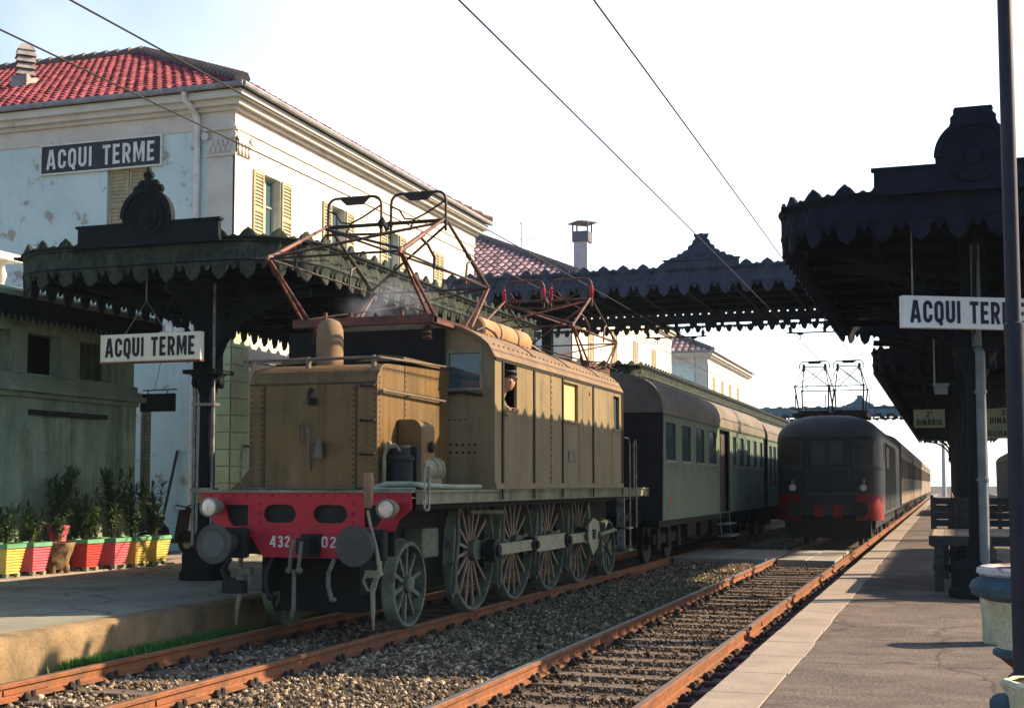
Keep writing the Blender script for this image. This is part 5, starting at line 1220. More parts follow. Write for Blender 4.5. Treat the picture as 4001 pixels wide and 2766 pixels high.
panto(21.5, 24.65, 22.35, 23.85, 22.85, 3.88, 4.42, 5.06, .86, False)
M().box(LC-.9, LC+.9, 22.6, 23.95, 3.70, 3.77).build('roof_overhang', LROOF, eng)

# ------------------------------------------------------------------ the driver
drv = thing('person', (LX-.12, 16.28, 1.66), 'engine driver in dark peaked cap and olive jacket leaning on the cab window', 'person')
def skin_body(name, joints, edges, radii, m, parent):
    me = bpy.data.meshes.new(name); off = Vector(parent['_o'])
    me.from_pydata([Vector(j)-off for j in joints], edges, []); me.materials.append(m)
    o = bpy.data.objects.new(name, me); COL.objects.link(o); o.parent = parent
    md = o.modifiers.new('skin', 'SKIN'); md.use_smooth_shade = True
    for i, r in enumerate(radii): me.skin_vertices[0].data[i].radius = r if isinstance(r, tuple) else (r, r)
    me.skin_vertices[0].data[0].use_root = True
    s = o.modifiers.new('sub', 'SUBSURF'); s.levels = 2; s.render_levels = 2
    return o
hx, hy, hz = LX-.02, 16.29, 3.045
px = LX-.30
J = [(px-.02,16.26,2.50),(px,16.25,2.30),(px+.04,16.26,2.68),(px+.12,16.27,2.84),(hx-.08,hy-.01,2.92),(hx-.02,hy,3.02),(hx,hy,3.10),
     (px+.06,16.10,2.82),(px+.16,16.02,2.66),(LX-.06,16.10,2.62),(px+.09,16.44,2.83),(px+.17,16.48,2.68),(LX-.04,16.36,2.70),
     (px,16.14,2.05),(px,16.14,1.72),(px,16.36,2.05),(px,16.36,1.72)]
E_ = [(0,1),(0,2),(2,3),(3,4),(4,5),(5,6),(3,7),(7,8),(8,9),(3,10),(10,11),(11,12),(1,13),(13,14),(1,15),(15,16)]
skin_body('body', J, E_, [(.13,.11),(.13,.11),(.14,.12),(.10,.08),(.055,.055),(.07,.08),(.065,.075),.06,.045,.035,.06,.045,.035,.075,.05,.075,.05], SKIN, drv)
Jc = [(p[0]*1.0, p[1], p[2]) for p in J[:4]] + [(px+.14,16.27,2.87)] + J[7:9] + [tuple(np.array(J[8])*.25+np.array(J[9])*.75)] + J[10:12] + [tuple(np.array(J[11])*.25+np.array(J[12])*.75)]
skin_body('jacket', Jc, [(0,1),(0,2),(2,3),(3,4),(3,5),(5,6),(6,7),(3,8),(8,9),(9,10)], [(.15,.13),(.15,.13),(.16,.14),(.12,.10),(.075,.075),.075,.062,.05,.075,.062,.05], CLOTH, drv)
g = M()   # face, looking down the platform and slightly outwards
fwd = Vector((.62,.78,0)).normalized(); sd = Vector((-fwd.y, fwd.x, 0)) * -1; up = Vector((0,0,1)); C0 = Vector((hx,hy,hz))
vs = []; n_, m_ = 18, 14
for i in range(m_+1):
    t = -pi/2 + pi*i/m_
    for k in range(n_):
        a = 2*pi*k/n_; f, q, z = cos(t)*cos(a), cos(t)*sin(a), sin(t)
        sx, sf = .076, .095
        if z < 0: sx *= 1 - .28*(-z)**1.5; sf *= 1 - .10*(-z)**2
        d = f*sf; zz = z*.125
        if f > .2:
            d += .026*exp(-((q/.16)**2) - ((z+.10)/.17)**2) + .010*exp(-((q/.5)**2) - ((z-.22)/.10)**2) - .012*exp(-(((abs(q)-.34)/.16)**2) - ((z-.08)/.1)**2) + .008*exp(-((q/.28)**2)-((z+.45)/.07)**2) + .012*exp(-((q/.3)**2)-((z+.78)/.14)**2)
        vs.append(C0 + fwd*d + sd*(q*sx) + up*zz)
fs = [(i*n_+k, i*n_+(k+1)%n_, (i+1)*n_+(k+1)%n_, (i+1)*n_+k) for i in range(m_) for k in range(n_)]
g.add(vs, fs)
for s in (-1,1): g.ball(C0+sd*(s*.078)-up*.005, .014,.02,.032,8,6)
g.build('face', SKIN, drv, smooth=True)
g = M()
for s in (-1,1): g.ball(C0+fwd*.085+sd*(s*.03)+up*.012, .009,.009,.007,8,6)
g.ball(C0+fwd*.096-up*.058, .006, .018, .004, 8, 5)
g.each('facial_feature', mat('dark_features', (.06,.02,.018), fine=0), drv, smooth=True)
g = M(); g.tube([C0+up*.055-fwd*.01, C0+up*.085-fwd*.01], [.098,.10], 18); vs2 = g
g.tube([C0+up*.085-fwd*.01, C0+up*.12, C0+up*.145+fwd*.0, C0+up*.15], [.10,.125,.115,.02], 18)
cp = g.build('cap', CAPM, drv, smooth=True)
g = M(); pts = []
for k in range(9):
    a = -1.1 + 2.2*k/8; pts.append(C0+up*.066+fwd*(.09*cos(a))+sd*(.095*sin(a))); 
pt2 = [C0+up*(.042)+fwd*(.09+.062*cos((-1.1+2.2*k/8)*1.2))+sd*(.10*sin(-1.1+2.2*k/8)) for k in range(9)]
g.add(pts+pt2+[p-up*.006 for p in pts]+[p-up*.006 for p in pt2], [(k,k+1,9+k+1,9+k) for k in range(8)]+[(18+k,27+k,27+k+1,18+k+1) for k in range(8)]+[(9+k,9+k+1,27+k+1,27+k) for k in range(8)])
g.build('visor', mat('pale_cap_trim', (.62,.62,.5), rough=.4), cp, smooth=True)
for j, yc in ((9, 16.10), (12, 16.36)):
    g = M(); b = Vector(J[j])
    g.ball(b+Vector((.045,0,-.012)), .045,.038,.018,10,6)
    for q in range(4):
        l = (.062,.07,.066,.052)[q]; y = yc - .028 + .019*q; st = b+Vector((.07,0,-.01)); st.y = y
        g.tube([st, st+Vector((l*.45,0,.0)), st+Vector((l*.75,0,-.022)), st+Vector((l*.8,0,-.045))], [.0095,.009,.0085,.007], 7)
    g.tube([b+Vector((.03,.035,-.01)), b+Vector((.055,.06,-.012)), b+Vector((.08,.055,-.02))], [.011,.0105,.008], 7); g.build('hand', SKIN, drv, smooth=True)

# ------------------------------------------------------------------ smoke drifting from the roof gear
sm = bpy.data.materials.new('pale_smoke'); sm.use_nodes = True; t_ = sm.node_tree; t_.nodes.remove(t_.nodes['Principled BSDF'])
pv = t_.nodes.new('ShaderNodeVolumePrincipled'); pv.inputs['Color'].default_value = (.75,.83,1,1); pv.inputs['Anisotropy'].default_value = .3
tc_ = t_.nodes.new('ShaderNodeTexCoord'); no = t_.nodes.new('ShaderNodeTexNoise'); no.inputs['Scale'].default_value = 2.6; no.inputs['Detail'].default_value = 4
t_.links.new(tc_.outputs['Object'], no.inputs[0]); mr = t_.nodes.new('ShaderNodeMapRange'); mr.inputs[1].default_value = .46; mr.inputs[2].default_value = .70; mr.inputs[3].default_value = 0; mr.inputs[4].default_value = 1.3
t_.links.new(no.outputs[0], mr.inputs[0])
ln = t_.nodes.new('ShaderNodeVectorMath'); ln.operation = 'LENGTH'; sc_ = t_.nodes.new('ShaderNodeMapping'); sc_.inputs['Scale'].default_value = (1/.8,1/.6,1/.42); t_.links.new(tc_.outputs['Object'], sc_.inputs[0]); t_.links.new(sc_.outputs[0], ln.inputs[0])
m2 = t_.nodes.new('ShaderNodeMapRange'); m2.inputs[1].default_value = 1.0; m2.inputs[2].default_value = .25; t_.links.new(ln.outputs['Value'], m2.inputs[0])
mu = t_.nodes.new('ShaderNodeMath'); mu.operation = 'MULTIPLY'; t_.links.new(mr.outputs[0], mu.inputs[0]); t_.links.new(m2.outputs[0], mu.inputs[1]); t_.links.new(mu.outputs[0], pv.inputs['Density'])
t_.links.new(pv.outputs[0], t_.nodes['Material Output'].inputs['Volume'])
sc0 = (LC-.05, 15.6, 4.05)
o = M().ball(sc0, .8, .6, .42, 20, 14).build('smoke', sm, loc=sc0, smooth=True)
tag(o, 'pale blue wisp of smoke above the brown engine hood', 'smoke', kind='stuff')
# ================================================================== coaches
def bogie(root, xc, y, m=UNDER):
    g = M()
    for s in (-1,1):
        g.box(xc+s*.98-.04, xc+s*.98+.04, y-1.5, y+1.5, .42, .62)
        for dy in (-1.1, 0, 1.1): g.box(xc+s*.98-.08, xc+s*.98+.08, y+dy-.16, y+dy+.16, .30, .75)
    g.box(xc-1, xc+1, y-.2, y+.2, .45, .85); b = g.build('bogie', m, root)
    for dy in (-1.1, 1.1):
        w_ = M()
        for s in (-1,1): w_.lathe([(.01,xc+s*.80),(.40,xc+s*.80),(.46,xc+s*.79),(.46,xc+s*.70),(.49,xc+s*.68),(.01,xc+s*.68)], (0,y+dy,.46), 22, 'X')
        w_.cyl((xc-.7,y+dy,.46),(xc+.7,y+dy,.46),.07,8); w_.build('wheelset', WHEEL if m is not UNDER else BLACK, b)
def coach(name, label, xc, hw, y0, y1, zb, zg, peak, wins, doors, wz, body=COACH, roof=COACHR, group=None, waist=True, low=None, detail=True, nside=1, boxes=True):
    t = thing(name, (xc, (y0+y1)/2, 0), label, 'railway coach', group)
    holes = [(a, b, wz[0], wz[1]) for a, b in wins] + [(a, b, zb+.02, zg-.06) for a, b in doors]
    for s in (-1, 1):
        x = xc + s*hw
        hh = holes if s == nside else []
        wall('body_side', body, t, 'X', x-.05*s, x, y0+.06, y1-.06, zb, zg, hh)
        g = M()
        if waist: g.box(x, x+s*.018, y0+.06, y1-.06, wz[0]-.09, wz[0]-.03); g.box(x, x+s*.010, y0+.06, y1-.06, wz[0]-.20, wz[0]-.17)
        g.box(x, x+s*.03, y0+.05, y1-.05, zg-.025, zg+.03)
        if low: g.box(x, x+s*.012, y0+.06, y1-.06, zb, zb+.5)
        if not doors or s != nside or not waist: g.build('body_moulding', body, t)
        else:
            g = M(); segs = [y0+.06] + [v for d in doors for v in d] + [y1-.06]
            for a, b in zip(segs[::2], segs[1::2]): g.box(x, x+s*.018, a, b, wz[0]-.09, wz[0]-.03); g.box(x, x+s*.010, a, b, wz[0]-.20, wz[0]-.17)
            g.box(x, x+s*.03, y0+.05, y1-.05, zg-.025, zg+.03); g.build('body_moulding', body, t)
        if s == nside:
            for a, b in wins:
                f = M(); x_ = x - s*.03; q = .018
                for e in ((a,a+q,wz[0],wz[1]),(b-q,b,wz[0],wz[1]),(a+q,b-q,wz[0],wz[0]+q),(a+q,b-q,wz[1]-q,wz[1])): f.box(x_, x+s*.004, *e)
                wn = f.build('window', body, t)
                M().box(x-s*.035, x-s*.045, a+.002, b-.002, wz[0]+.002, wz[1]-.002).build('pane', GLASSB if detail else GLASS, wn)
                if detail: M().box(x, x+s*.02, a-.02, b+.02, wz[0]-.025, wz[0]-.001).build('sill', STEEL, wn)
            for a, b in doors:
                d = M(); xd = x - s*.16; d.box(xd-.03, xd+.03, a, b, zb+.02, zg-.06); dr = d.build('door', mat('dark_door_paint', (.055,.05,.04), (.04,.035,.03), 3), t)
                h = M(); h.cyl((x+s*.01,a+.12,zb+.4),(x+s*.01,a+.12,wz[1]-.1),.015,6); h.cyl((x+s*.01,b-.12,zb+.4),(x+s*.01,b-.12,wz[1]-.1),.015,6); h.build('door_handrail', WOODH, dr)
                st = M()
                for k, zz in enumerate((.36,.66)): st.box(x-.1*s, x+s*(.26-.1*k), a+.05, b-.05, zz, zz+.035)
                for yy in (a+.1, b-.1): st.bar((x+s*.02,yy,.36),(x-s*.02,yy,zb),.03,.02)
                st.build('footstep', STEEL, t)
    M().box(xc-hw+.052, xc+hw-.3, y0+.2, y1-.2, zb+.05, zg-.1).build('interior', VOID, t)
    n = 24; sec = []
    for k in range(n+1):
        a = pi*k/n; c, s_ = cos(a), sin(a); sec.append((xc + (hw+.04)*np.sign(c)*abs(c)**.62, zg + (peak-zg)*abs(s_)**.85))
    g = M(); vs = [(p[0], y, p[1]) for y in (y0-.05, y1+.05) for p in sec]
    g.add(vs, [(k,k+1,n+2+k,n+1+k) for k in range(n)] + [tuple(range(n+1)), tuple(range(2*n+1, n, -1)), (0,n+1,2*n+1,n)])
    if detail:
        for y in np.arange(y0+1.2, y1-.5, 2.2): 
            vv = [(xc+(p[0]-xc)*1.006, y+e, p[1]+.008) for e in (0,.04) for p in sec]; g.add(vv, [(k,k+1,n+2+k,n+1+k) for k in range(n)])
    g.build('roof', roof, t, smooth=True)
    g = M()
    for y in (y0, y1-.06): g.prism([(xc-hw,zb),(xc+hw,zb)] + [(p[0]*.998+xc*.002,p[1]-.01) for p in sec[1:-1]], y, y+.06, 'Y')
    g.each('end_wall', BLACK if detail else body, t)
    if detail: M().box(xc-.55, xc+.55, y0-.35, y0-.002, zb+.1, zg-.1).build('gangway', BLACK, t)
    if detail:
        g = M()
        for y in np.arange(y0+2, y1-1, 3.1): g.lathe([(.12,peak-.02),(.12,peak+.08),(.17,peak+.1),(.14,peak+.17),(.02,peak+.19)], (xc,y,0), 10)
        g.each('roof_vent', roof, t)
    g = M(); g.box(xc-hw+.1, xc+hw-.1, y0+.1, y1-.1, zb-.14, zb-.002); 
    for y in np.arange(y0+4.5, y1-4.5, 1.7): g.box(xc-1.1, xc+1.1, y, y+1.1, .45, zb-.14)
    for s in (-1,1):
        for yy, d in ((y0,-1),(y1,1)):
            g.cyl((xc+s*.87,yy,1.03),(xc+s*.87,yy+d*.32,1.03),.08,10); g.cyl((xc+s*.87,yy+d*.32,1.03),(xc+s*.87,yy+d*.36,1.03),.22,16)
    g.build('underframe', UNDER, t); bogie(t, xc, y0+2.6); bogie(t, xc, y1-2.6)
    return t
coach('passenger_coach', 'olive green passenger coach with arched tan roof coupled behind the brown engine', T1, 1.45, 26.05, 41.62, .96, 3.15, 3.98,
      [(26.43,27.48),(28.15,29.21),(29.85,30.93),(31.54,32.62),(35.30,35.87),(36.60,37.27),(37.93,38.55),(39.24,39.95),(40.66,41.25)], [(33.12,34.80)], (2.18,2.99))
M().box(T1+1.45, T1+1.455, 26.85, 27.02, 1.28, 1.42).build('red_notice', RED, [o for o in bpy.data.objects if o.name.startswith('passenger_coach')][0])
coach('passenger_coach', 'coach with tall barred windows behind the olive green one', T1, 1.45, 42.35, 58, .98, 3.12, 3.9,
      [(42.9+i*1.05,43.6+i*1.05) for i in range(13)], [], (1.6,2.95), waist=False)
for i, y in enumerate((50.6, 68.9, 87.2, 105.5, 123.8)):
    coach('train_coach', 'dusty tan coach in the far train on the right track, %s behind its dark engine' % ('first','second','third','fourth','last')[i], T2, 1.43, y, y+17.7, .95, 2.95, 3.6,
          [(y+.9+k*2.1, y+2.3+k*2.1) for k in range(8)], [], (1.9,2.7), body=COACHL, roof=COACHR, group='coaches of the far train', low=True, detail=False)
coach('parked_wagon', 'dark blue rounded end of a wagon far down the third track, beside the pole', T3+.1, 1.42, 62, 76, .9, 2.75, 3.35, [], [], (1.9,2.7), body=mat('blue_wagon_paint', (.03,.07,.13), (.025,.055,.10), 2), detail=False, waist=False, nside=-1)

# ================================================================== the far train's engine
fe = thing('dark_locomotive', (T2, 43, 0), 'dark round nosed electric locomotive with red skirt waiting on the right hand track', 'locomotive')
HW, YN, DN, EX = 1.40, 36.0, .95, 3.6
def hull(u, z, off=0):       # u -1..1 across the nose (left to right), continues straight behind |u|=1
    k = 1.0; dz = 0
    if z > 2.85:
        t = min(1, (z-2.85)/.73); k = max(.02, (1-t**2.1)**.5); dz = .75*(1-(1-t**2.2)**.5)
    if z < 1.0: dz += (1.0-z)*.22
    a = u*pi/2; sx = np.sign(a)*abs(sin(a))**(2/EX); cy = abs(cos(a))**(2/EX)
    hw = (HW+off)*(.28+.72*k) if z > 2.85 else HW+off
    return (T2 + hw*sx, YN - off + dz + DN*(1-cy), z)
def patch(m, u0, u1, z0, z1, off, nu=10, nz=6):
    vs = [hull(u0+(u1-u0)*i/nu, z0+(z1-z0)*j/nz, off) for j in range(nz+1) for i in range(nu+1)]
    m.add(vs, [(j*(nu+1)+i, j*(nu+1)+i+1, (j+1)*(nu+1)+i+1, (j+1)*(nu+1)+i) for j in range(nz) for i in range(nu)]); return m
g = M(); patch(g, -1, 1, .85, 2.85, 0, 40, 10); patch(g, -1, 1, 2.85, 3.58, 0, 40, 14)
zs_ = [.85, 2.85] + [2.85+.73*j/12 for j in range(1,13)]
for s in (-1, 1):
    vs = []
    for z in zs_:
        p = hull(s, z); vs += [p, (p[0], 50, p[2])]
    g.add(vs, [(2*j,2*j+1,2*j+3,2*j+2) for j in range(len(zs_)-1)])
p, q = hull(-1,3.58), hull(1,3.58); g.add([p,q,(q[0],50,q[2]),(p[0],50,p[2])],[(0,1,2,3)]); g.box(T2-HW,T2+HW,49.9,50,.85,2.9)
bd = g.build('body', DARKLOCO, fe, smooth=True)
g = M(); patch(g, -1, 1, 2.98, 3.56, .006, 40, 12); g.build('roof_dome', mat('roof_sheen_blue', (.11,.13,.15), (.07,.085,.10), 2, rough=.6, streak=.3), fe, smooth=True)  # lighter grey-blue paints the sheen on the dome
g = M()
for s in (-1,1): patch(g, s*.19, s*1.0, .72, 1.42, .008, 18, 5)
patch(g, -.055, -.008, .80, 1.12, .008, 6, 3); patch(g, .008, .055, .80, 1.12, .008, 6, 3); g.each('red_skirt', mat('dull_red_skirt', (.22,.008,.012), (.16,.008,.010), 3, rough=.5), fe, smooth=True)
BLACKG = glass('black_cab_glass', (.004,.005,.007), .35)
FRAMEB = mat('worn_window_frame', (.08,.095,.11), (.05,.06,.07), 4)
for u0, u1, z0, z1 in ((-.62,-.185,2.2,2.84),(.185,.62,2.2,2.84),(-.068,-.0068,2.28,2.82),(.0068,.068,2.28,2.82)):
    d_ = .02 if abs(u0+u1) > .3 else .0045
    f = patch(M(), u0-d_, u1+d_, z0-.05, z1+.02, .006, 16, 3).build('window_frame', FRAMEB, fe, smooth=True); patch(M(), u0, u1, z0, z1-.02, .012, 16, 3).build('windscreen', BLACKG, f, smooth=True)
g = M()
for u in (-.11,.11): p = hull(u,1.6,.05); g.tube([(p[0],p[1],1.5),(p[0],p[1],2.75)],.015,6)
g.box(T2-.75,T2+.75,YN-.16,YN+.1,1.42,1.46); g.build('front_handrail', FRAMEB, fe)
g = M(); patch(g, -1, 1, 2.08, 2.12, .02, 40, 1); patch(g, -.2, .2, 3.02, 3.06, .06, 20, 1); g.build('nose_moulding', FRAMEB, fe, smooth=True)
for s in (-1,1):
    h = M(); u = s*.314; p = hull(u, 1.60); h.lathe([(.03,p[1]+.1),(.10,p[1]+.02),(.105,p[1]-.08),(.09,p[1]-.09),(.088,p[1]-.06)], (p[0],0,1.60), 16, 'Y', False); h.tube([(p[0],p[1]-.02,1.70),(p[0],p[1]-.02,1.82)],.04,8); hl = h.build('headlight', SILL, fe)
    M().lathe([(.088,p[1]-.065),(.05,p[1]-.085),(.01,p[1]-.09)], (p[0],0,1.60), 16, 'Y').build('lens', mat('cold_lens', (.6,.7,.72), rough=.15, fine=.1), hl)
    b = M(); x = T2+s*.86; b.lathe([(.01,35.55),(.21,35.56),(.21,35.6),(.08,35.62),(.08,35.8),(.14,35.82),(.16,36.5)], (x,0,1.03), 20, 'Y'); b.build('buffer', BLACK, fe, smooth=True)
    M().box(T2+s*HW, T2+s*(HW+.012), 38.35, 46.0, .95, 2.86).build('dark_side_panel', VOID, fe)  # proud black panel, an opening's darkness given by colour
    M().box(T2+s*(HW+.013), T2+s*(HW+.03), 38.5, 40.3, 2.15, 2.75).build('door_panel', COACHL, fe)
    M().box(T2+s*HW, T2+s*(HW+.01), 37.35, 37.85, 2.2, 2.82).build('side_window', GLASSB, fe)
g = M(); g.box(T2-1.2,T2+1.2,36.5,49.8,.5,.849); g.box(T2-1.1,T2+1.1,36.15,36.6,.25,.80); g.build('underframe', UNDER, fe)
bogie(fe, T2, 39.0); bogie(fe, T2, 47)
g = M(); g.box(T2-1.0,T2+1.0,36.9,39.2,3.55,3.66)
for k in range(14): g.ball((T2+random.uniform(-.95,.95), 37+random.random()*1.5, 3.70), random.uniform(.04,.13), .1, .07, 7, 5)
g.build('roof_gear', PANTD, fe)
for xc in (T2-.47, T2+.47):
    g = M(); yb = 37.9; zb, zk, za = 3.72, 4.40, 5.02; r = .016
    C4 = lambda w_, dy, z: [(xc-w_,yb-dy,z),(xc+w_,yb-dy,z),(xc+w_,yb+dy,z),(xc-w_,yb+dy,z)]
    B, K, A = C4(.40,.5,zb), C4(.46,.95,zk), C4(.30,.05,za)
    for i in range(4): g.tube([B[i],K[i]],r*1.4,6); g.tube([K[i],A[i]],r,6); g.tube([B[i],B[(i+1)%4]],.03,6)
    for i, j in ((0,1),(2,3)): g.tube([K[i],K[j]],r,6); g.tube([K[i],A[j]],r*.7,5); g.tube([K[j],A[i]],r*.7,5); g.ball(K[i],.035); g.ball(K[j],.035)
    g.tube([A[0],A[1]],r,6); pt = g.build('pantograph', PANTD, fe)
    g = M(); zt = za+.16; g.tube([(xc-.42,yb,za-.05),(xc-.42,yb,zt-.1),(xc-.33,yb,zt),(xc+.33,yb,zt),(xc+.42,yb,zt-.1),(xc+.42,yb,za-.05)],.018,6); g.prism([(xc-.2,zt),(xc-.15,zt-.07),(xc+.15,zt-.07),(xc+.2,zt)],yb-.03,yb+.03,'Y')
    for s in (-1,1): g.box(xc+s*.30-.035,xc+s*.30+.035,yb-.05,yb+.05,za-.12,za+.08)
    g.build('collector_bow', PANTD, pt)

# ================================================================== planters and pot plants
def planter(col, name='slatted_planter'):
    t = thing(name, (0,0,0), 'planter', 'planter', 'planters along the shed wall'); h = .50; g = M()
    wd = lambda z: .120 + .080*z/h
    n = 9; z = .06
    for k in range(n):
        z0 = .06 + (h-.125)*k/n; z1 = .06 + (h-.125)*(k+1)/n - .017; a, b = wd(z0)+.016, wd(z1)+.016
        g.add([(-a,-a,z0),(a,-a,z0),(a,a,z0),(-a,a,z0),(-b,-b,z1),(b,-b,z1),(b,b,z1),(-b,b,z1)], [(0,3,2,1),(4,5,6,7),(0,1,5,4),(1,2,6,5),(2,3,7,6),(3,0,4,7)])
        a, b = wd(z1), wd(z1+.017); g.add([(-a,-a,z1),(a,-a,z1),(a,a,z1),(-a,a,z1),(-b,-b,z1+.017),(b,-b,z1+.017),(b,b,z1+.017),(-b,b,z1+.017)], [(0,1,5,4),(1,2,6,5),(2,3,7,6),(3,0,4,7)])
    g.build('slatted_body', col, t)
    g = M(); a = .215
    for q in ((-a,a,-a,-a+.03),(-a,a,a-.03,a),(-a,-a+.03,-a+.03,a-.03),(a-.03,a,-a+.03,a-.03)): g.box(q[0],q[1],q[2],q[3],h-.065,h)
    g.build('green_rim', PG, t, bevel=.004)
    M().box(-.184,.184,-.184,.184,h-.09,h-.035).build('soil', SOIL, t)
    g = M()
    for sx in (-1,1):
        for sy in (-1,1): g.prism([(sx*.12-.03,0),(sx*.12+.03,0),(sx*.12+.045,.058),(sx*.12-.045,.058)], sy*.12-.03, sy*.12+.03, 'Y')
    g.each('foot', SHEDT, t)
    return t
ZP = .318
def oleander(loc, h, n, label, seed):
    rs_ = random.Random(seed); t = thing('oleander_plant', loc, label, 'plant', 'pot plants along the shed wall'); st = M(); lf = M(); x0, y0, z0 = loc
    for k in range(n):
        a = rs_.uniform(0, 2*pi); hh = h*rs_.uniform(.6, 1.0); lean = rs_.uniform(.08, .36)*hh
        pts = [Vector((x0 + cos(a)*(.04+lean*f*f), y0 + sin(a)*(.04+lean*f*f), z0 + hh*f)) for f in (0,.25,.5,.75,1)]
        st.tube(pts, [.010,.009,.008,.006,.004], 5)
        nl = int(hh*80)
        for i in range(nl):
            f = .18 + .82*(i/nl)**.8; j = min(3, int(f*4)); p = pts[j].lerp(pts[j+1], f*4-j)
            b = rs_.uniform(0, 2*pi); el = rs_.uniform(-.25, .95) if f < .9 else rs_.uniform(.3, 1.2); L = rs_.uniform(.12, .20); W_ = .014 + rs_.random()*.008
            d = Vector((cos(b)*cos(el), sin(b)*cos(el), sin(el))); sd_ = Vector((-sin(b), cos(b), 0)); dr = Vector((0,0,-.03*rs_.random()))
            m1 = p + d*L*.45 + Vector((0,0,.012)); e = p + d*L + dr
            lf.add([p, m1+sd_*W_, e, m1-sd_*W_, m1-Vector((0,0,.005))], [(0,1,4),(1,2,4),(0,4,3),(4,2,3)])
    st.build('stems', STEM, t); lf.build('leaves', LEAF, t, fix=False)
    return t
pa = planter(PY); pb = planter(PP, 'slatted_planter'); pc = planter(PR)
spots = [(pa, -13.29, 16.12, 'yellow slatted planter with green rim, cut by the left picture edge'), (pb, -13.25, 16.66, 'pink slatted planter between the yellow edge planter and the bark pot'),
         (pc, -13.12, 17.78, 'red slatted planter just right of the pink urn'), (dup(pb), -13.05, 18.42, 'pink slatted planter between the red and the yellow planters'),
         (dup(pa), -13.0, 18.92, 'yellow slatted planter beside the pink one, second from the right end'), (dup(pa), -12.98, 19.50, 'yellow slatted planter at the right end of the row, nearest the iron column')]
for o, x, y, l in spots: o.location = (x, y, ZP); o['label'] = l; o['_o'] = (x, y, ZP)
g = M(); t = thing('bark_pot', (-13.2, 17.2, ZP), 'rough brown bark covered pot standing on stubby feet between pink planter and pink urn', 'planter'); x, y = -13.2, 17.2
vs = []; n_ = 26
for i, (r, z) in enumerate([(.15,.06),(.17,.1),(.19,.2),(.23,.32),(.255,.42),(.26,.47),(.22,.475),(.21,.42)]):
    for k in range(n_):
        a = 2*pi*k/n_; rr = r*(1+.07*sin(a*5+i*.7)+.05*sin(a*11+i*1.3)); vs.append((x+rr*cos(a), y+rr*sin(a), ZP+z))
g.add(vs, [(i*n_+k, i*n_+(k+1)%n_, (i+1)*n_+(k+1)%n_, (i+1)*n_+k) for i in range(7) for k in range(n_)] + [tuple(range(n_))[::-1]])
for a in (.2,1.9,3.4,5): g.tube([(x+.15*cos(a),y+.15*sin(a),ZP+.12),(x+.17*cos(a),y+.17*sin(a),ZP)],[.06,.045],8)
g.build('bark', LOGM, t, smooth=True); M().lathe([(.205,ZP+.40),(.02,ZP+.42)],(x,y,0),18).build('soil', SOIL, t)
x, y = -13.42, 17.5; t = thing('pink_urn', (x, y, ZP), 'tall pink urn on a pale stone foot behind the bark pot', 'urn')
g = M(); g.lathe([(.10,ZP+.27),(.13,ZP+.30),(.145,ZP+.36),(.13,ZP+.45),(.14,ZP+.55),(.185,ZP+.68),(.20,ZP+.70),(.20,ZP+.73),(.165,ZP+.73),(.15,ZP+.66)], (x,y,0), 24, 'Z', False); g.build('bowl', PP, t, smooth=True)
g = M(); g.box(x-.17,x+.17,y-.17,y+.17,ZP,ZP+.09); g.lathe([(.13,ZP+.09),(.12,ZP+.13),(.07,ZP+.17),(.065,ZP+.2),(.12,ZP+.27)],(x,y,0),16); g.build('foot', LOGM, t); M().lathe([(.15,ZP+.66),(.01,ZP+.67)],(x,y,0),14).build('soil', SOIL, t)
plants = [(-13.29,16.12,.42,.62,7,'leafy oleander in the yellow planter at the left picture edge'),(-13.25,16.66,.42,.62,7,'bushy oleander in the pink planter left of the bark pot'),
          (-13.2,17.2,.40,1.30,3,'tallest oleander, a bare stemmed one rising from the bark pot'),(-13.42,17.5,.66,.95,5,'oleander with curved leaves growing from the pink urn'),
          (-13.12,17.78,.42,.72,9,'low dense oleander in the red planter'),(-13.05,18.42,.42,1.15,6,'tall oleander in the pink planter right of the red one'),
          (-13.0,18.92,.42,1.05,8,'dark dense oleander in the yellow planter second from right'),(-12.98,19.50,.42,1.0,8,'oleander with drooping lower leaves in the rightmost yellow planter'),
          (-13.55,16.95,.32,.70,7,'oleander growing behind the pink planter and bark pot'),(-13.5,18.15,.30,.75,8,'shadowy oleander standing behind the red planter')]
for i, (x, y, z, h, n, l) in enumerate(plants): oleander((x, y, ZP+z if i < 8 else ZP), h, n+2, l, 20+i)

# plank and parked scooter by the end wall
g = M(); g.bar((-15.52,23.38,.32),(-15.22,23.66,2.40),.05,.03,(0,1,0)); tag(g.build('plank', WOODH if 0 else CARTW, loc=(-15.5,23.4,.32)), 'long dark plank leaning against the shade-tinted end wall behind the pot plants', 'plank')
sx, sy, z0 = -14.75, 22.55, ZP
t = thing('motor_scooter', (sx, sy, z0), 'black motor scooter half hidden behind the left canopy column', 'scooter')
for d in (-.48, .52):
    w_ = M(); w_.lathe([(.10,-.045),(.19,-.05),(.215,-.02),(.215,.02),(.19,.05),(.10,.045)], (0,0,0), 22, 'Y', False); w_.v = [(sx+d+p[0]*1, sy+p[1], z0+.215+p[2]) for p in w_.v]; wr = w_.build('wheel', BLACK, t, smooth=True)
    h = M(); h.lathe([(.01,-.05),(.10,-.045),(.10,.045),(.01,.05)], (sx+d,sy,z0+.215), 14, 'Y'); h.build('rim', STEEL, wr)
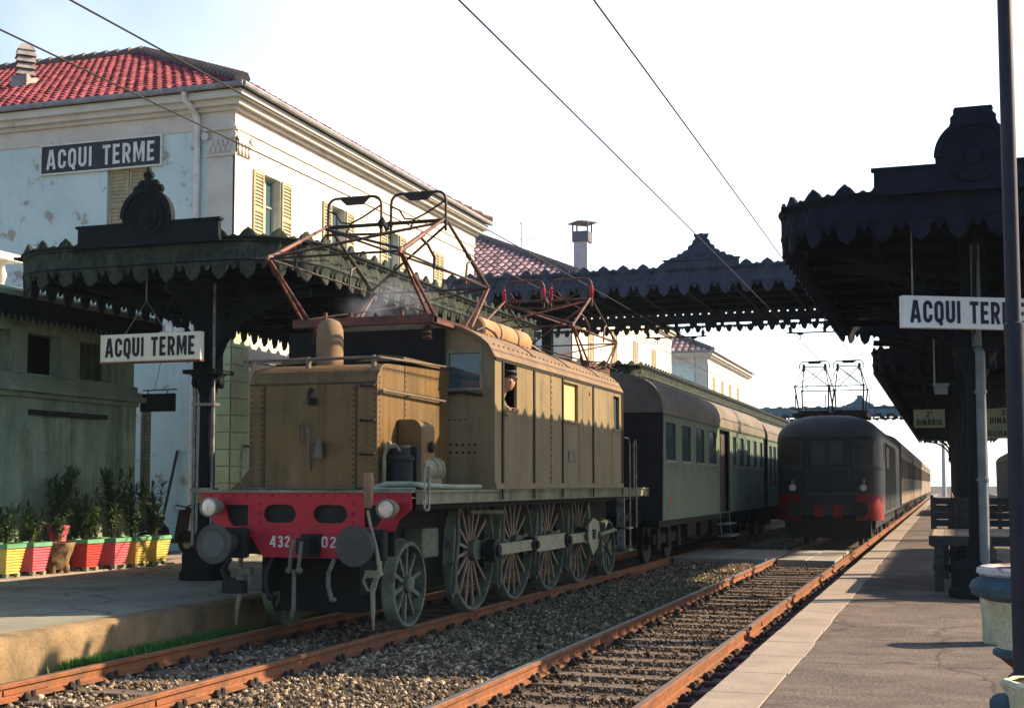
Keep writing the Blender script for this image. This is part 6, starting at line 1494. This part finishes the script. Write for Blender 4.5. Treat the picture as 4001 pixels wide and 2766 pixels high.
g = M(); g.prism([(sx-.72,z0+.40),(sx-.62,z0+.62),(sx-.2,z0+.66),(sx-.02,z0+.50),(sx+.02,z0+.24),(sx+.32,z0+.22),(sx+.34,z0+.27),(sx+.06,z0+.3),(sx-.16,z0+.28),(sx-.22,z0+.38),(sx-.36,z0+.46),(sx-.55,z0+.44)], sy-.15, sy+.15, 'Y'); g.prism([(sx+.30,z0+.25),(sx+.36,z0+.22),(sx+.46,z0+.85),(sx+.42,z0+.88)], sy-.19, sy+.19, 'Y')
g.prism([(sx+.30+.26*cos(a)+.2,z0+.2+.26*sin(a)) for a in np.linspace(.1,3.0,9)], sy-.07, sy+.07, 'Y'); g.build('body', BLACK, t, bevel=.03)
g = M(); g.box(sx-.66,sx-.08,sy-.12,sy+.12,z0+.662,z0+.73); g.build('seat', CAPM, t, bevel=.02)
g = M(); g.tube([(sx+.42,sy-.3,z0+.97),(sx+.46,sy,z0+.92),(sx+.42,sy+.3,z0+.97)],.016,7); g.ball((sx+.52,sy,z0+.86),.07); g.build('handlebar', BLACK, t, smooth=True)

# ================================================================== right platform: cart, urns, pole
t = thing('luggage_cart', (.4, 19.4, .3), 'old timber platform luggage cart with slatted headboard and pale deck behind the iron column', 'cart')
g = M()
for k in range(8): g.box(-.20+.158*k, -.20+.158*k+.152, 18.0, 20.86, .985, 1.03)
g.build('deck', CARTD, t)
g = M()
for x in (-.19, .12, .43, .74, 1.03): g.box(x-.03, x+.03, 20.87, 20.92, .92, 1.50)
for z in (1.06, 1.17, 1.28, 1.39): g.box(-.22, 1.06, 20.93, 20.955, z, z+.10)
g.build('headboard', CARTW, t)
g = M(); g.box(-.24,-.20,17.95,20.95,.90,1.028); g.box(1.07,1.11,17.95,20.95,.90,1.028); g.box(-.199,1.069,17.95,17.99,.90,1.02); g.box(-.199,1.069,19.4,19.46,.88,.98); g.box(-.27,-.21,17.99,18.05,.80,1.45) if 0 else None
g.box(-.245,-.20,20.86,20.90,.75,1.53); g.build('frame', CARTW, t)
for x, y in ((-.12,18.04),(1.0,18.04),(-.05,20.6),(1.0,20.6)):
    M().box(x-.055, x+.055, y-.055, y+.055, .302 if 1 else 0, .90).build('leg', CARTW, t)
for x in (-.16, 1.0):
    g = M(); g.lathe([(.20,x-.03),(.24,x-.03),(.24,x+.03),(.20,x+.03)], (0,19.35,.54), 24, 'X', False); wr = g.build('wheel', BLACK, t)
    h = M()
    for k in range(8): a = pi*k/4; h.bar((x,19.35,.54),(x,19.35+.21*cos(a),.54+.21*sin(a)),.03,.025,(1,0,0))
    h.cyl((x-.05,19.35,.54),(x+.05,19.35,.54),.05,10); h.build('wheel_centre', CARTW, wr)
M().cyl((-.16,19.35,.54),(1.0,19.35,.54),.03,8).build('axle', BLACK, t)
g = M(); g.bar((.10,20.94,1.42),(.06,20.99,1.56),.02,.03); g.build('stake', CARTD, t)

def urn(x, y, label):
    t = thing('flower_urn', (x, y, .3), label, 'urn')
    g = M(); g.lathe([(.265,1.00),(.25,.94),(.225,.84),(.205,.74),(.21,.70)], (x,y,0), 36, 'Z', True); g.build('bowl', URNW, t, smooth=True)
    g = M(); g.lathe([(.23,1.19),(.29,1.205),(.315,1.19),(.318,1.165),(.30,1.15)], (x,y,0), 36, 'Z', False); g.build('chipped_lip', mat('chipped_white_lip', (.5,.5,.5), (.22,.13,.12), 9, lo=.5, hi=.6), t, smooth=True)
    g = M(); g.lathe([(.29,1.165),(.305,1.135),(.345,1.115),(.362,1.08),(.345,1.035),(.30,1.015),(.265,1.0)], (x,y,0), 36, 'Z', False); g.lathe([(.205,.72),(.235,.70),(.235,.675),(.20,.655)],(x,y,0),36,'Z',False); g.build('blue_rim', URNB, t, smooth=True)
    g = M(); g.lathe([(.205,.66),(.13,.60),(.115,.575),(.15,.545),(.17,.52),(.15,.495),(.12,.47),(.13,.44)], (x,y,0), 28); g.build('red_foot', URNR, t, smooth=True)
    g = M(); g.lathe([(.26,.302),(.26,.40),(.235,.43),(.14,.44)], (x,y,0), 8); g.build('plinth', URNB, t)
    M().lathe([(.285,1.15),(.02,1.16)], (x,y,0), 24).build('soil', SOIL, t)
    return t
urn(.475, 8.5, 'large greenish white urn with thick blue rim and red foot, beside the tall pole')
t = thing('flower_tub', (.45, 12.4, .3), 'plain greenish tub half hidden behind the blue rimmed urn', 'tub')
g = M(); g.lathe([(.175,.302),(.18,.33),(.185,.55),(.20,.72),(.22,.80),(.225,.83),(.20,.83),(.19,.78)], (.45,12.4,0), 28, 'Z', False); g.build('tub_body', URNW, t, smooth=True); M().lathe([(.19,.78),(.01,.79)],(.45,12.4,0),16).build('soil', SOIL, t)
t = thing('flower_tub', (.43, 7.0, .3), 'small white scalloped tub in the bottom right corner under the pole', 'tub')
g = M(); vs = []; n_ = 40
for r, z in ((.14,.302),(.15,.5),(.155,.65),(.19,.70),(.195,.72),(.175,.735),(.14,.73)):
    for k in range(n_): a = 2*pi*k/n_; q = r*(1+(.05*cos(8*a) if z > .6 else 0)); vs.append(((.43)+q*cos(a), 7.0+q*sin(a), z))
g.add(vs, [(i*n_+k, i*n_+(k+1)%n_, (i+1)*n_+(k+1)%n_, (i+1)*n_+k) for i in range(6) for k in range(n_)]); g.build('tub_body', URNW, t, smooth=True); M().lathe([(.145,.715),(.01,.72)],(.43,7,0),16).build('soil', SOIL, t)
g = M(); g.tube([(.362,7.5,.302),(.362,7.5,2.50),(.362,7.5,2.53),(.362,7.5,2.56),(.360,7.5,2.57),(.352,7.5,7.5)], [.050,.050,.054,.054,.040,.036], 20)
tag(g.build('lamp_pole', POLE, loc=(.362,7.5,.3), smooth=True), 'tall dark blue steel pole with rusty lower half at the right picture edge', 'pole')

# ================================================================== far end of the line
for i, (x, y, h) in enumerate(((-.3,150,13),(1.2,170,15),(2.6,190,15),(.9,230,18))):
    g = M(); g.cyl((x,y,.3),(x,y,h),.22,8,.15); g.box(x-1.2,x+1.2,y-.06,y+.06,h-1,h-.85)
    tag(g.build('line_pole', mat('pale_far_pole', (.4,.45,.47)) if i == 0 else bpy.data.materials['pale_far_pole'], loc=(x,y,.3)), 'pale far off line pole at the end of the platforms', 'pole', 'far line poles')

# ------------------------------------------------------------------ summer haze over the line
hm = bpy.data.materials.new('thin_haze'); hm.use_nodes = True; ht = hm.node_tree; ht.nodes.remove(ht.nodes['Principled BSDF'])
hv = ht.nodes.new('ShaderNodeVolumePrincipled'); hv.inputs['Color'].default_value = (.62,.82,1,1); hv.inputs['Density'].default_value = .0003; hv.inputs['Anisotropy'].default_value = .0
ht.links.new(hv.outputs[0], ht.nodes['Material Output'].inputs['Volume'])
tag(M().box(-70, 60, -25, 420, -1.9, 22).build('haze', hm), 'thin pale haze veiling the far end of the line', 'haze', kind='stuff')
